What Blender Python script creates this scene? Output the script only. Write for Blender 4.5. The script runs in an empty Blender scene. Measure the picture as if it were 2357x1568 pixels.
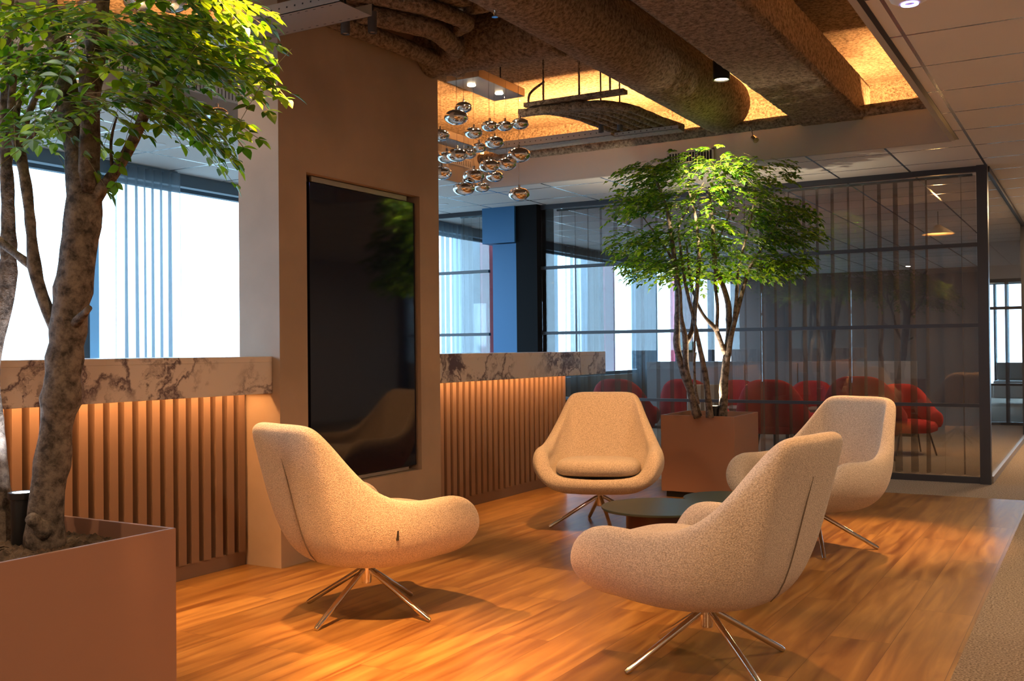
import bpy, bmesh, math, random
from mathutils import Vector, Matrix
S = bpy.context.scene
C = S.collection
PI = math.pi

# ------------------------------------------------------------------ camera
cam_d = bpy.data.cameras.new('camera'); cam = bpy.data.objects.new('camera', cam_d); C.objects.link(cam)
cam_d.sensor_width = 36.0; cam_d.sensor_fit = 'HORIZONTAL'; cam_d.lens = 36.0*2337.43/2357.0
cam_d.clip_start = 0.05; cam_d.clip_end = 200
_r = Vector((0.86585981, 0.50019857, -0.00939032)); _u = Vector((0.01266638, -0.00315433, 0.9999148)); _f = Vector((-0.50012634, 0.86590498, 0.00906691))
m = Matrix.Identity(4)
for i in range(3):
    m[i][0] = _r[i]; m[i][1] = _u[i]; m[i][2] = -_f[i]
m[2][3] = 1.12
cam.matrix_world = m
S.camera = cam

# ------------------------------------------------------------------ world, view
S.view_settings.view_transform = 'Standard'; S.view_settings.look = 'None'
S.view_settings.exposure = 1.2; S.view_settings.gamma = 1.0; S.view_settings.use_curve_mapping = False
w = bpy.data.worlds.new('daylight'); S.world = w; w.use_nodes = True
nt = w.node_tree; nt.nodes.clear()
o = nt.nodes.new('ShaderNodeOutputWorld'); b = nt.nodes.new('ShaderNodeBackground')
tc = nt.nodes.new('ShaderNodeTexCoord'); sx = nt.nodes.new('ShaderNodeSeparateXYZ'); rp = nt.nodes.new('ShaderNodeValToRGB')
nt.links.new(tc.outputs['Generated'], sx.inputs[0]); mr = nt.nodes.new('ShaderNodeMapRange'); mr.inputs[1].default_value = -.06; mr.inputs[2].default_value = 1; nt.links.new(sx.outputs['Z'], mr.inputs[0]); nt.links.new(mr.outputs[0], rp.inputs[0])
rp.color_ramp.elements[0].position = 0.0; rp.color_ramp.elements[0].color = (.10, .155, .20, 1)
rp.color_ramp.elements[1].position = 0.03; rp.color_ramp.elements[1].color = (.45, .72, 1, 1)
b.inputs[1].default_value = 5.0
nt.links.new(rp.outputs[0], b.inputs[0]); nt.links.new(b.outputs[0], o.inputs[0])

WARM = (1.0, .47, .15)
COOL = (.62, .80, 1.0)
def lamp(name, kind, loc, energy, color, direction=(0, 0, -1), **kw):
    d = bpy.data.lights.new(name, kind); d.energy = energy; d.color = color
    for k, v in kw.items(): setattr(d, k, v)
    o = bpy.data.objects.new(name, d); C.objects.link(o); o.location = loc
    o.rotation_euler = Vector(direction).to_track_quat('-Z', 'Y').to_euler()
    return o
def spot(name, loc, target, energy, angle=70, blend=.6, color=WARM, r=.035):
    return lamp(name, 'SPOT', loc, energy, color, Vector(target)-Vector(loc), spot_size=math.radians(angle), spot_blend=blend, shadow_soft_size=r)
# daylight portals just outside the panes
for y0, y1 in ((-3.5, 9.0), (9.1, 20.0)):
    p = lamp('window_portal', 'AREA', (-6.72, (y0+y1)/2, 1.6), 1, (1, 1, 1), (1, 0, 0), shape='RECTANGLE', size=1.9, size_y=y1-y0)
    p.data.size = y1-y0; p.data.size_y = 1.85; p.rotation_euler = (PI/2, 0, -PI/2); p.data.cycles.is_portal = True
# warm ceiling spots of the lounge (the fittings hang in the open ceiling)
spot('ceiling_spot_light', (-1.70, 1.80, 2.70), (-2.25, 2.75, 0), 600, 40, .9)
spot('ceiling_spot_light', (-3.35, 3.0, 2.86), (-2.7, 3.5, 0), 240, 46, .5)
spot('ceiling_spot_light', (-3.15, 1.5, 3.15), (-2.5, 2.2, 2.2), 60, 90, .8, (1, .72, .40))
spot('ceiling_spot_light', (-.95, 4.1, 2.74), (-1.45, 3.2, 0), 70, 50, .7)
spot('ceiling_spot_light', (-2.12, 4.3, 2.78), (-2.72, 5.85, .4), 170, 34, .7)
spot('ceiling_spot_light', (-1.0, 6.9, 2.75), (-1.2, 6.2, 0), 220, 36, .8)
spot('ceiling_spot_light', (-0.9, 1.6, 2.55), (-1.2, 3.5, .3), 45, 50, .8)
spot('ceiling_spot_light', (-2.10, 6.39, 2.84), (-2.52, 7.4, 2.05), 420, 42, .9, (1, .80, .45))
# ------------------------------------------------------------------ helpers
MATS = {}
def node_mat(name):
    m = bpy.data.materials.new(name); m.use_nodes = True
    nt = m.node_tree
    return m, nt, nt.nodes['Principled BSDF']
def simple(name, col, rough=.5, metal=0, bump=0, bscale=80, spec=.5, coat=0, var=0, vscale=6):
    if name in MATS: return MATS[name]
    m, nt, p = node_mat(name)
    p.inputs['Base Color'].default_value = (*col, 1); p.inputs['Roughness'].default_value = rough; p.inputs['Metallic'].default_value = metal
    p.inputs['Specular IOR Level'].default_value = spec; p.inputs['Coat Weight'].default_value = coat
    tc = nt.nodes.new('ShaderNodeTexCoord')
    if var:
        n = nt.nodes.new('ShaderNodeTexNoise'); n.inputs['Scale'].default_value = vscale; n.inputs['Detail'].default_value = 5
        nt.links.new(tc.outputs['Object'], n.inputs['Vector'])
        mx = nt.nodes.new('ShaderNodeMixRGB'); mx.inputs[1].default_value = (*[c*(1-var) for c in col], 1); mx.inputs[2].default_value = (*[min(1, c*(1+var)) for c in col], 1)
        cr = nt.nodes.new('ShaderNodeValToRGB'); cr.color_ramp.elements[0].position = .35; cr.color_ramp.elements[1].position = .65
        nt.links.new(n.outputs[0], cr.inputs[0]); nt.links.new(cr.outputs[0], mx.inputs[0]); nt.links.new(mx.outputs[0], p.inputs['Base Color'])
    if bump:
        n = nt.nodes.new('ShaderNodeTexNoise'); n.inputs['Scale'].default_value = bscale; n.inputs['Detail'].default_value = 3
        nt.links.new(tc.outputs['Object'], n.inputs['Vector'])
        bp = nt.nodes.new('ShaderNodeBump'); bp.inputs['Strength'].default_value = bump; bp.inputs['Distance'].default_value = .01
        nt.links.new(n.outputs[0], bp.inputs['Height']); nt.links.new(bp.outputs[0], p.inputs['Normal'])
    MATS[name] = m
    return m
def emit(name, col, k):
    if name in MATS: return MATS[name]
    m, nt, p = node_mat(name)
    p.inputs['Emission Color'].default_value = (*col, 1); p.inputs['Emission Strength'].default_value = k; p.inputs['Base Color'].default_value = (*col, 1)
    MATS[name] = m; return m

class MB:
    def __init__(s): s.v = []; s.f = []
    def add(s, v, f):
        n = len(s.v); s.v += [tuple(a) for a in v]; s.f += [tuple(n+i for i in q) for q in f]; return s
    def box(s, x0, x1, y0, y1, z0, z1):
        return s.add([(x0,y0,z0),(x1,y0,z0),(x1,y1,z0),(x0,y1,z0),(x0,y0,z1),(x1,y0,z1),(x1,y1,z1),(x0,y1,z1)],
                     [(0,3,2,1),(4,5,6,7),(0,1,5,4),(1,2,6,5),(2,3,7,6),(3,0,4,7)])
    def tube(s, pts, rad, n=10, cap=True, flat=1.0):
        pts = [Vector(p) for p in pts]
        if not hasattr(rad, '__len__'): rad = [rad]*len(pts)
        V = []; F = []; ref = Vector((0, 0, 1))
        t0 = (pts[1]-pts[0]).normalized()
        if abs(t0.z) > .9: ref = Vector((1, 0, 0))
        a = t0.cross(ref).normalized()
        for i, p in enumerate(pts):
            t = (pts[min(i+1, len(pts)-1)]-pts[max(i-1, 0)]).normalized()
            a = (a - t*a.dot(t)).normalized(); bb = t.cross(a)
            for k in range(n):
                q = 2*PI*k/n
                V.append(p+(a*math.cos(q)+bb*math.sin(q)*flat)*rad[i])
        for i in range(len(pts)-1):
            for k in range(n):
                j = (k+1) % n
                F.append((i*n+k, i*n+j, (i+1)*n+j, (i+1)*n+k))
        if cap:
            F.append(tuple(reversed(range(n)))); F.append(tuple(range((len(pts)-1)*n, len(pts)*n)))
        return s.add(V, F)
    def lathe(s, prof, cx=0, cy=0, n=32, cz=0):
        V = []; F = []
        for r, z in prof:
            for k in range(n):
                q = 2*PI*k/n; V.append((cx+r*math.cos(q), cy+r*math.sin(q), cz+z))
        for i in range(len(prof)-1):
            for k in range(n):
                j = (k+1) % n; F.append((i*n+k, i*n+j, (i+1)*n+j, (i+1)*n+k))
        F.append(tuple(reversed(range(n)))); F.append(tuple(range((len(prof)-1)*n, len(prof)*n)))
        return s.add(V, F)
    def build(s, name, mat, parent=None, smooth=False, loc=None, bevel=0, sub=0):
        me = bpy.data.meshes.new(name); me.from_pydata(s.v, [], s.f); me.update()
        bm = bmesh.new(); bm.from_mesh(me); bmesh.ops.recalc_face_normals(bm, faces=bm.faces); bm.to_mesh(me); bm.free()
        o = bpy.data.objects.new(name, me); C.objects.link(o)
        me.materials.append(mat)
        if smooth:
            for p in me.polygons: p.use_smooth = True
        if smooth == 'auto': me.set_sharp_from_angle(angle=math.radians(38))
        if parent: o.parent = parent
        if loc: o.location = loc
        if bevel:
            md = o.modifiers.new('bevel', 'BEVEL'); md.width = bevel; md.segments = 2; md.limit_method = 'ANGLE'
        if sub:
            md = o.modifiers.new('sub', 'SUBSURF'); md.levels = sub; md.render_levels = sub
        return o
def tag(o, label=None, cat=None, group=None, kind=None):
    if label: o['label'] = label
    if cat: o['category'] = cat
    if group: o['group'] = group
    if kind: o['kind'] = kind
    return o
def thing(name, label, cat, loc=(0, 0, 0), rz=0, group=None):
    o = bpy.data.objects.new(name, None); C.objects.link(o); o.location = loc; o.rotation_euler = (0, 0, rz); o.empty_display_size = .1
    return tag(o, label, cat, group)
def structure(o, label=None, cat=None): return tag(o, label, cat, None, 'structure')
def dup(root, loc, rz, label, group=None):
    r = root.copy(); C.objects.link(r); r.location = loc; r.rotation_euler = (0, 0, rz); r['label'] = label
    if group: r['group'] = group
    for ch in list(root.children):
        c = ch.copy(); C.objects.link(c); c.parent = r
        for g in list(ch.children):
            d = g.copy(); C.objects.link(d); d.parent = c
    return r

# ------------------------------------------------------------------ materials
def mat_wood_floor():
    m, nt, p = node_mat('oak_planks'); N = nt.nodes.new; L = nt.links.new
    tc = N('ShaderNodeTexCoord'); mp = N('ShaderNodeMapping'); mp.inputs['Rotation'].default_value = (0, 0, PI/2); L(tc.outputs['Object'], mp.inputs[0])
    br = N('ShaderNodeTexBrick'); br.inputs['Scale'].default_value = 1; br.inputs['Brick Width'].default_value = 1.15; br.inputs['Row Height'].default_value = .23
    br.inputs['Mortar Size'].default_value = .0012; br.inputs['Color1'].default_value = (0, 0, 0, 1); br.inputs['Color2'].default_value = (1, 1, 1, 1); br.inputs['Mortar'].default_value = (.5, .5, .5, 1)
    L(mp.outputs[0], br.inputs['Vector'])
    m2 = N('ShaderNodeMapping'); m2.inputs['Scale'].default_value = (.9, 9, 1); L(mp.outputs[0], m2.inputs[0])
    ad = N('ShaderNodeVectorMath'); ad.operation = 'ADD'; L(m2.outputs[0], ad.inputs[0])
    sc = N('ShaderNodeVectorMath'); sc.operation = 'SCALE'; sc.inputs[3].default_value = 13; L(br.outputs['Color'], sc.inputs[0]); L(sc.outputs[0], ad.inputs[1])
    n1 = N('ShaderNodeTexNoise'); n1.inputs['Scale'].default_value = 1.6; n1.inputs['Detail'].default_value = 8; n1.inputs['Distortion'].default_value = 1.2; L(ad.outputs[0], n1.inputs[0])
    m3 = N('ShaderNodeMapping'); m3.inputs['Scale'].default_value = (.5, 1.6, 1); L(ad.outputs[0], m3.inputs[0])
    n2 = N('ShaderNodeTexNoise'); n2.inputs['Scale'].default_value = 1.1; n2.inputs['Detail'].default_value = 3; L(m3.outputs[0], n2.inputs[0])
    r1 = N('ShaderNodeValToRGB'); e = r1.color_ramp.elements; e[0].position = .3; e[0].color = (.19, .078, .022, 1); e[1].position = .68; e[1].color = (.41, .23, .072, 1); L(n1.outputs[0], r1.inputs[0])
    r2 = N('ShaderNodeValToRGB'); e = r2.color_ramp.elements; e[0].position = .36; e[0].color = (.74, .69, .66, 1); e[1].position = .58; e[1].color = (1, 1, 1, 1); L(n2.outputs[0], r2.inputs[0])
    mu = N('ShaderNodeMixRGB'); mu.blend_type = 'MULTIPLY'; mu.inputs[0].default_value = .8; L(r1.outputs[0], mu.inputs[1]); L(r2.outputs[0], mu.inputs[2])
    hv = N('ShaderNodeMixRGB'); hv.blend_type = 'MULTIPLY'; hv.inputs[0].default_value = 1
    r3 = N('ShaderNodeValToRGB'); e = r3.color_ramp.elements; e[0].color = (.78, .76, .74, 1); e[1].color = (1.12, 1.1, 1.08, 1); L(br.outputs['Color'], r3.inputs[0])
    L(mu.outputs[0], hv.inputs[1]); L(r3.outputs[0], hv.inputs[2])
    dk = N('ShaderNodeMixRGB'); L(br.outputs['Fac'], dk.inputs[0]); L(hv.outputs[0], dk.inputs[1]); dk.inputs[2].default_value = (.12, .05, .02, 1)
    L(dk.outputs[0], p.inputs['Base Color'])
    rr = N('ShaderNodeMapRange'); rr.inputs[3].default_value = .26; rr.inputs[4].default_value = .42; L(n1.outputs[0], rr.inputs[0]); L(rr.outputs[0], p.inputs['Roughness'])
    bp = N('ShaderNodeBump'); bp.inputs['Strength'].default_value = .12; bp.inputs['Distance'].default_value = .004; L(n1.outputs[0], bp.inputs['Height']); L(bp.outputs[0], p.inputs['Normal'])
    p.inputs['Specular IOR Level'].default_value = .5
    return m
def mat_speckle(name, c0, c1, scale, bump, dist=.006, rough=.95, scale2=None):
    m, nt, p = node_mat(name); N = nt.nodes.new; L = nt.links.new
    tc = N('ShaderNodeTexCoord'); n = N('ShaderNodeTexNoise'); n.inputs['Scale'].default_value = scale; n.inputs['Detail'].default_value = 4; n.inputs['Roughness'].default_value = .7; L(tc.outputs['Object'], n.inputs[0])
    r = N('ShaderNodeValToRGB'); e = r.color_ramp.elements; e[0].position = .36; e[0].color = (*c0, 1); e[1].position = .62; e[1].color = (*c1, 1); L(n.outputs[0], r.inputs[0]); L(r.outputs[0], p.inputs['Base Color'])
    bp = N('ShaderNodeBump'); bp.inputs['Strength'].default_value = bump; bp.inputs['Distance'].default_value = dist; L(n.outputs[0], bp.inputs['Height']); L(bp.outputs[0], p.inputs['Normal'])
    p.inputs['Roughness'].default_value = rough; p.inputs['Specular IOR Level'].default_value = .2
    return m
def mat_tiles():
    m, nt, p = node_mat('ceiling_tiles'); N = nt.nodes.new; L = nt.links.new
    tc = N('ShaderNodeTexCoord'); mp = N('ShaderNodeMapping'); mp.inputs['Location'].default_value = (.771, .404, 0); L(tc.outputs['Object'], mp.inputs[0])
    br = N('ShaderNodeTexBrick'); br.offset = 0; br.inputs['Scale'].default_value = 1; br.inputs['Brick Width'].default_value = .575; br.inputs['Row Height'].default_value = .605
    br.inputs['Mortar Size'].default_value = .009; br.inputs['Mortar Smooth'].default_value = 0; br.inputs['Color1'].default_value = (.70, .68, .66, 1); br.inputs['Color2'].default_value = (.72, .70, .68, 1); br.inputs['Mortar'].default_value = (.80, .80, .80, 1)
    L(mp.outputs[0], br.inputs['Vector']); L(br.outputs['Color'], p.inputs['Base Color'])
    r = N('ShaderNodeMapRange'); r.inputs[3].default_value = .9; r.inputs[4].default_value = .18; L(br.outputs['Fac'], r.inputs[0]); L(r.outputs[0], p.inputs['Roughness'])
    L(br.outputs['Fac'], p.inputs['Metallic'])
    n = N('ShaderNodeTexNoise'); n.inputs['Scale'].default_value = 150; L(tc.outputs['Object'], n.inputs[0])
    bp = N('ShaderNodeBump'); bp.inputs['Strength'].default_value = .15; bp.inputs['Distance'].default_value = .003; L(n.outputs[0], bp.inputs['Height']); L(bp.outputs[0], p.inputs['Normal'])
    return m
def mat_marble():
    m, nt, p = node_mat('veined_marble'); N = nt.nodes.new; L = nt.links.new
    tc = N('ShaderNodeTexCoord'); mp = N('ShaderNodeMapping'); mp.inputs['Rotation'].default_value = (.75, .2, .3); L(tc.outputs['Object'], mp.inputs[0])
    n0 = N('ShaderNodeTexNoise'); n0.inputs['Scale'].default_value = 3.2; n0.inputs['Detail'].default_value = 6; n0.inputs['Roughness'].default_value = .6; L(mp.outputs[0], n0.inputs[0])
    mx = N('ShaderNodeMixRGB'); mx.blend_type = 'ADD'; mx.inputs[0].default_value = .55; L(mp.outputs[0], mx.inputs[1]); L(n0.outputs['Color'], mx.inputs[2])
    mps = N('ShaderNodeMapping'); mps.inputs['Scale'].default_value = (1, 1.0, .55); L(mx.outputs[0], mps.inputs[0])
    vo = N('ShaderNodeTexVoronoi'); vo.feature = 'DISTANCE_TO_EDGE'; vo.inputs['Scale'].default_value = 4.2; L(mps.outputs[0], vo.inputs['Vector'])
    r = N('ShaderNodeValToRGB'); e = r.color_ramp.elements; e[0].position = .0; e[0].color = (1, 1, 1, 1); e[1].position = .075; e[1].color = (0, 0, 0, 1); L(vo.outputs['Distance'], r.inputs[0])
    n1 = N('ShaderNodeTexNoise'); n1.inputs['Scale'].default_value = 1.9; n1.inputs['Detail'].default_value = 4; L(mp.outputs[0], n1.inputs[0])
    r1 = N('ShaderNodeValToRGB'); e = r1.color_ramp.elements; e[0].position = .40; e[0].color = (0, 0, 0, 1); e[1].position = .52; e[1].color = (1, 1, 1, 1); L(n1.outputs[0], r1.inputs[0])
    mu = N('ShaderNodeMath'); mu.operation = 'MULTIPLY'; L(r.outputs[0], mu.inputs[0]); L(r1.outputs[0], mu.inputs[1])
    n2 = N('ShaderNodeTexNoise'); n2.inputs['Scale'].default_value = 5; n2.inputs['Detail'].default_value = 9; n2.inputs['Roughness'].default_value = .65; n2.inputs['Distortion'].default_value = .8; L(mps.outputs[0], n2.inputs[0])
    r2 = N('ShaderNodeValToRGB'); e = r2.color_ramp.elements; e[0].position = .54; e[0].color = (0, 0, 0, 1); e[1].position = .64; e[1].color = (1, 1, 1, 1); L(n2.outputs[0], r2.inputs[0])
    m2 = N('ShaderNodeMath'); m2.operation = 'MULTIPLY'; L(r2.outputs[0], m2.inputs[0]); L(r1.outputs[0], m2.inputs[1])
    mxm = N('ShaderNodeMath'); mxm.operation = 'MAXIMUM'; L(mu.outputs[0], mxm.inputs[0]); L(m2.outputs[0], mxm.inputs[1])
    c = N('ShaderNodeMixRGB'); c.inputs[1].default_value = (.66, .60, .58, 1); c.inputs[2].default_value = (.10, .065, .085, 1); L(mxm.outputs[0], c.inputs[0])
    L(c.outputs[0], p.inputs['Base Color']); p.inputs['Roughness'].default_value = .28
    return m
def mat_fabric():
    m, nt, p = node_mat('boucle_fabric'); N = nt.nodes.new; L = nt.links.new
    tc = N('ShaderNodeTexCoord'); n = N('ShaderNodeTexNoise'); n.inputs['Scale'].default_value = 210; n.inputs['Detail'].default_value = 2; L(tc.outputs['Object'], n.inputs[0])
    v = N('ShaderNodeTexVoronoi'); v.inputs['Scale'].default_value = 260; L(tc.outputs['Object'], v.inputs['Vector'])
    r = N('ShaderNodeValToRGB'); e = r.color_ramp.elements; e[0].position = .32; e[0].color = (.36, .295, .245, 1); e[1].position = .66; e[1].color = (.65, .55, .47, 1); L(n.outputs[0], r.inputs[0]); L(r.outputs[0], p.inputs['Base Color'])
    bp = N('ShaderNodeBump'); bp.inputs['Strength'].default_value = .55; bp.inputs['Distance'].default_value = .003; L(v.outputs['Distance'], bp.inputs['Height']); L(bp.outputs[0], p.inputs['Normal'])
    p.inputs['Roughness'].default_value = .95; p.inputs['Sheen Weight'].default_value = .25; p.inputs['Sheen Roughness'].default_value = .5; p.inputs['Specular IOR Level'].default_value = .15
    return m
def mat_leaf():
    m = bpy.data.materials.new('leaf'); m.use_nodes = True; nt = m.node_tree; nt.nodes.clear(); N = nt.nodes.new; L = nt.links.new
    o = N('ShaderNodeOutputMaterial'); g = N('ShaderNodeNewGeometry'); r = N('ShaderNodeValToRGB'); e = r.color_ramp.elements
    e[0].position = 0; e[0].color = (.018, .08, .010, 1); e[1].position = 1; e[1].color = (.20, .32, .025, 1)
    k = e.new(.5); k.color = (.07, .16, .016, 1)
    L(g.outputs['Random Per Island'], r.inputs[0])
    p = N('ShaderNodeBsdfPrincipled'); p.inputs['Roughness'].default_value = .42; L(r.outputs[0], p.inputs['Base Color'])
    t = N('ShaderNodeBsdfTranslucent'); mu = N('ShaderNodeMixRGB'); mu.blend_type = 'MULTIPLY'; mu.inputs[0].default_value = 1; mu.inputs[2].default_value = (2.0, 1.9, .5, 1); L(r.outputs[0], mu.inputs[1]); L(mu.outputs[0], t.inputs[0])
    mx = N('ShaderNodeMixShader'); mx.inputs[0].default_value = .42; L(p.outputs[0], mx.inputs[1]); L(t.outputs[0], mx.inputs[2]); L(mx.outputs[0], o.inputs[0])
    return m
def mat_glass(tint=(.93, .95, .95), ior=1.5, rough=0.0):
    m = bpy.data.materials.new('pane_glass'); m.use_nodes = True; nt = m.node_tree; nt.nodes.clear(); N = nt.nodes.new; L = nt.links.new
    o = N('ShaderNodeOutputMaterial'); t = N('ShaderNodeBsdfTransparent'); t.inputs[0].default_value = (*tint, 1); g = N('ShaderNodeBsdfGlossy'); g.inputs['Roughness'].default_value = rough
    lw = N('ShaderNodeLayerWeight'); lw.inputs[0].default_value = .5; pw = N('ShaderNodeMath'); pw.operation = 'POWER'; pw.inputs[1].default_value = 4.5; L(lw.outputs['Facing'], pw.inputs[0])
    f = N('ShaderNodeMapRange'); f.inputs[3].default_value = .045; f.inputs[4].default_value = .9; L(pw.outputs[0], f.inputs[0]); mx = N('ShaderNodeMixShader'); L(f.outputs[0], mx.inputs[0]); L(t.outputs[0], mx.inputs[1]); L(g.outputs[0], mx.inputs[2]); L(mx.outputs[0], o.inputs[0])
    return m
def mat_sheer(name, col, alpha):
    m = bpy.data.materials.new(name); m.use_nodes = True; nt = m.node_tree; nt.nodes.clear(); N = nt.nodes.new; L = nt.links.new
    o = N('ShaderNodeOutputMaterial'); t = N('ShaderNodeBsdfTransparent'); d = N('ShaderNodeBsdfDiffuse'); d.inputs[0].default_value = (*col, 1)
    tr = N('ShaderNodeBsdfTranslucent'); tr.inputs[0].default_value = (*col, 1); a = N('ShaderNodeMixShader'); a.inputs[0].default_value = .5; L(d.outputs[0], a.inputs[1]); L(tr.outputs[0], a.inputs[2])
    mx = N('ShaderNodeMixShader'); mx.inputs[0].default_value = alpha; L(t.outputs[0], mx.inputs[1]); L(a.outputs[0], mx.inputs[2]); L(mx.outputs[0], o.inputs[0])
    return m
M_floor = mat_wood_floor()
M_carpet = mat_speckle('carpet', (.12, .088, .066), (.50, .40, .31), 120, 1.0)
M_spray = mat_speckle('sprayed_insulation', (.12, .085, .06), (.36, .28, .21), 42, 1.0, .03)
M_tiles = mat_tiles(); M_marble = mat_marble(); M_fabric = mat_fabric(); M_leaf = mat_leaf(); M_glass = mat_glass()
M_stucco = simple('mineral_plaster', (.40, .30, .235), .75, bump=.12, bscale=14, var=.13, vscale=1.6)
M_slat = simple('brown_lacquer', (.22, .14, .105), .5, bump=.03, bscale=300)
M_chrome = simple('polished_steel', (.72, .68, .64), .12, 1)
M_mirror = simple('mirror_glass', (.80, .78, .76), .03, 1)
M_black = simple('black_steel', (.015, .015, .017), .35)
M_frame = simple('dark_frame', (.035, .035, .045), .4)
M_planter = simple('copper_brown_lacquer', (.33, .175, .125), .40, spec=.4, bump=.03, bscale=400)
M_bark = mat_speckle('bark', (.05, .04, .036), (.22, .175, .15), 30, .9, .008, .9)
M_paint = simple('pale_paint', (.42, .39, .37), .8, var=.05, vscale=2)
M_fascia = simple('grey_fascia', (.40, .385, .37), .7)
M_tray = simple('galvanised_metal', (.42, .40, .38), .42, .6)
M_seam = simple('seam_thread', (.16, .12, .09), .9)
M_screen = simple('black_screen', (.003, .005, .016), .06, spec=.6)
M_gravel = simple('bark_chip', (.10, .065, .045), .9, var=.5, vscale=30)
M_soil = simple('potting_soil', (.035, .025, .018), 1, bump=.8, bscale=60)

# ------------------------------------------------------------------ the room
ZC = 2.576      # tile ceiling
ZD = 3.34       # concrete deck in the open coffer
CX0, CX1, CY0, CY1 = -4.80, -.89, .2, 7.80     # coffer opening
GY = 9.03       # glass partition
structure(MB().box(-4.6, -.445, -4, 8.175, -.05, 0).build('floor', M_floor), 'orange brown oak plank floor under the lounge chairs')
structure(MB().box(-6.8, -4.6, -4, 8.175, -.05, -.001).box(-.445, 3.2, -4, 8.175, -.05, 0).box(-6.8, 3.2, 8.175, 24, -.05, 0).build('floor_carpet', M_carpet), 'speckled brown carpet around the plank floor')
c = MB()
c.box(-6.8, CX0, -4, 24, ZC, ZC+.03); c.box(CX1, 3.2, -4, 24, ZC, ZC+.03); c.box(CX0, CX1, CY1, 24, ZC, ZC+.03); c.box(CX0, CX1, -4, CY0, ZC, ZC+.03)
structure(c.build('ceiling', M_tiles), 'square tile ceiling around the open coffer')
structure(MB().box(-6.8, 3.2, -4, 24, ZD, ZD+.1).build('ceiling_deck', M_spray), 'rough sprayed deck above the open coffer')
# coffer upstands
structure(MB().box(CX0, CX1, CY1-.004, CY1+.03, ZC-.002, 2.825).build('trim_1', M_fascia), 'smooth grey upstand across the far end of the coffer')
structure(MB().box(CX0-.03, CX0+.004, CY0, CY1+.03, ZC-.002, 2.99).build('trim_2', M_fascia), 'smooth grey upstand along the window side of the coffer')
structure(MB().box(CX1-.004, CX1+.03, CY0, CY1, ZC-.002, 2.9).build('trim_3', M_fascia), 'coffer upstand beside the slotted ceiling edge')
structure(MB().box(CX1+.03, CX1+.055, CY0, CY1-.03, ZC-.003, ZC+.001).build('trim_4', M_black), 'black shadow slot along the right coffer edge')
structure(MB().box(-6.8, 3.2, 8.95, 9.0, ZC+.03, ZD).build('wall_upper', M_spray))
structure(MB().box(-6.0, -5.95, -4, 9, ZC+.03, ZD).build('wall_upper_left', M_spray))
structure(MB().box(-.5, -.45, -4, 9, ZC+.03, ZD).build('wall_upper_right', M_spray))
structure(MB().box(-6.8, 3.2, -4.1, -4, 0, ZD).build('wall_back', simple('wall_paint', (.46, .36, .28), .8)), 'warm painted wall behind the lounge')
structure(MB().box(3.2, 3.3, -4, 24, 0, ZD).build('wall_right', MATS['wall_paint']), 'warm painted wall')
# window wall
M_head = simple('blue_grey_metal', (.10, .17, .23), .5)
structure(MB().box(-6.75, -6.5, -4, 24, 0, .72).box(-6.75, -6.52, -4, 24, 2.50, ZD).build('wall_left', simple('sill_paint', (.45, .5, .52), .7)), 'wall below and above the long window band')
structure(MB().box(-6.52, -6.44, -4, 24, 2.475, ZC).build('trim_5', M_head), 'blue grey header above the windows')
M_pier = simple('pale_blue_panel', (.36, .60, .80), .6)
M_redfin = simple('red_panel', (.85, .13, .20), .6)
for k in range(-5, 9):
    y = 4.98+1.8*k
    if k < 8:
        wd = tag(bpy.data.objects.new('window_%d' % (k+6), None), 'window bay with dark slim frame', None, None, 'structure'); C.objects.link(wd)
        MB().box(-6.66, -6.60, y+.03, y+.07, .72, 2.5).box(-6.66, -6.60, y+1.73, y+1.77, .72, 2.5).box(-6.66, -6.60, y+.07, y+1.73, .72, .77).box(-6.66, -6.60, y+.07, y+1.73, 2.46, 2.5).build('window_frame', M_head, wd)
        MB().box(-6.635, -6.625, y+.07, y+1.73, .77, 2.46).build('pane', M_glass, wd)
    structure(MB().box(-6.70, -6.58, y-.03, y+.03, .72, 2.5).build('trim_%d' % (k+20), M_head))
for y0, y1, lb in ((5.27, 5.43, 'narrow pale blue panel outside the window beside the near tree trunk'), (10.88, 11.26, 'pale blue panel outside, just left of the first red panel'), (12.86, 13.47, 'wide pale blue panel outside, right of the blue column'), (14.6, 15.05, 'pale blue panel outside, touching the middle red panel'), (16.6, 17.4, 'widest pale blue panel outside, left of the far tree stems')):
    tag(MB().box(-7.15, -6.98, y0, y1, -.5, 3.6).build('facade_fin', M_pier), lb, 'panel')
for y0, y1, lb in ((11.28, 11.6, 'red panel outside the window left of the blue column'), (15.08, 15.45, 'red panel outside seen through the glass partition right of the blue column'), (18.5, 19.2, 'farthest red panel outside, seen behind the stems of the far tree')):
    tag(MB().box(-7.15, -6.95, y0, y1, -.5, 3.6).build('facade_fin', M_redfin), lb, 'panel')

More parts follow.
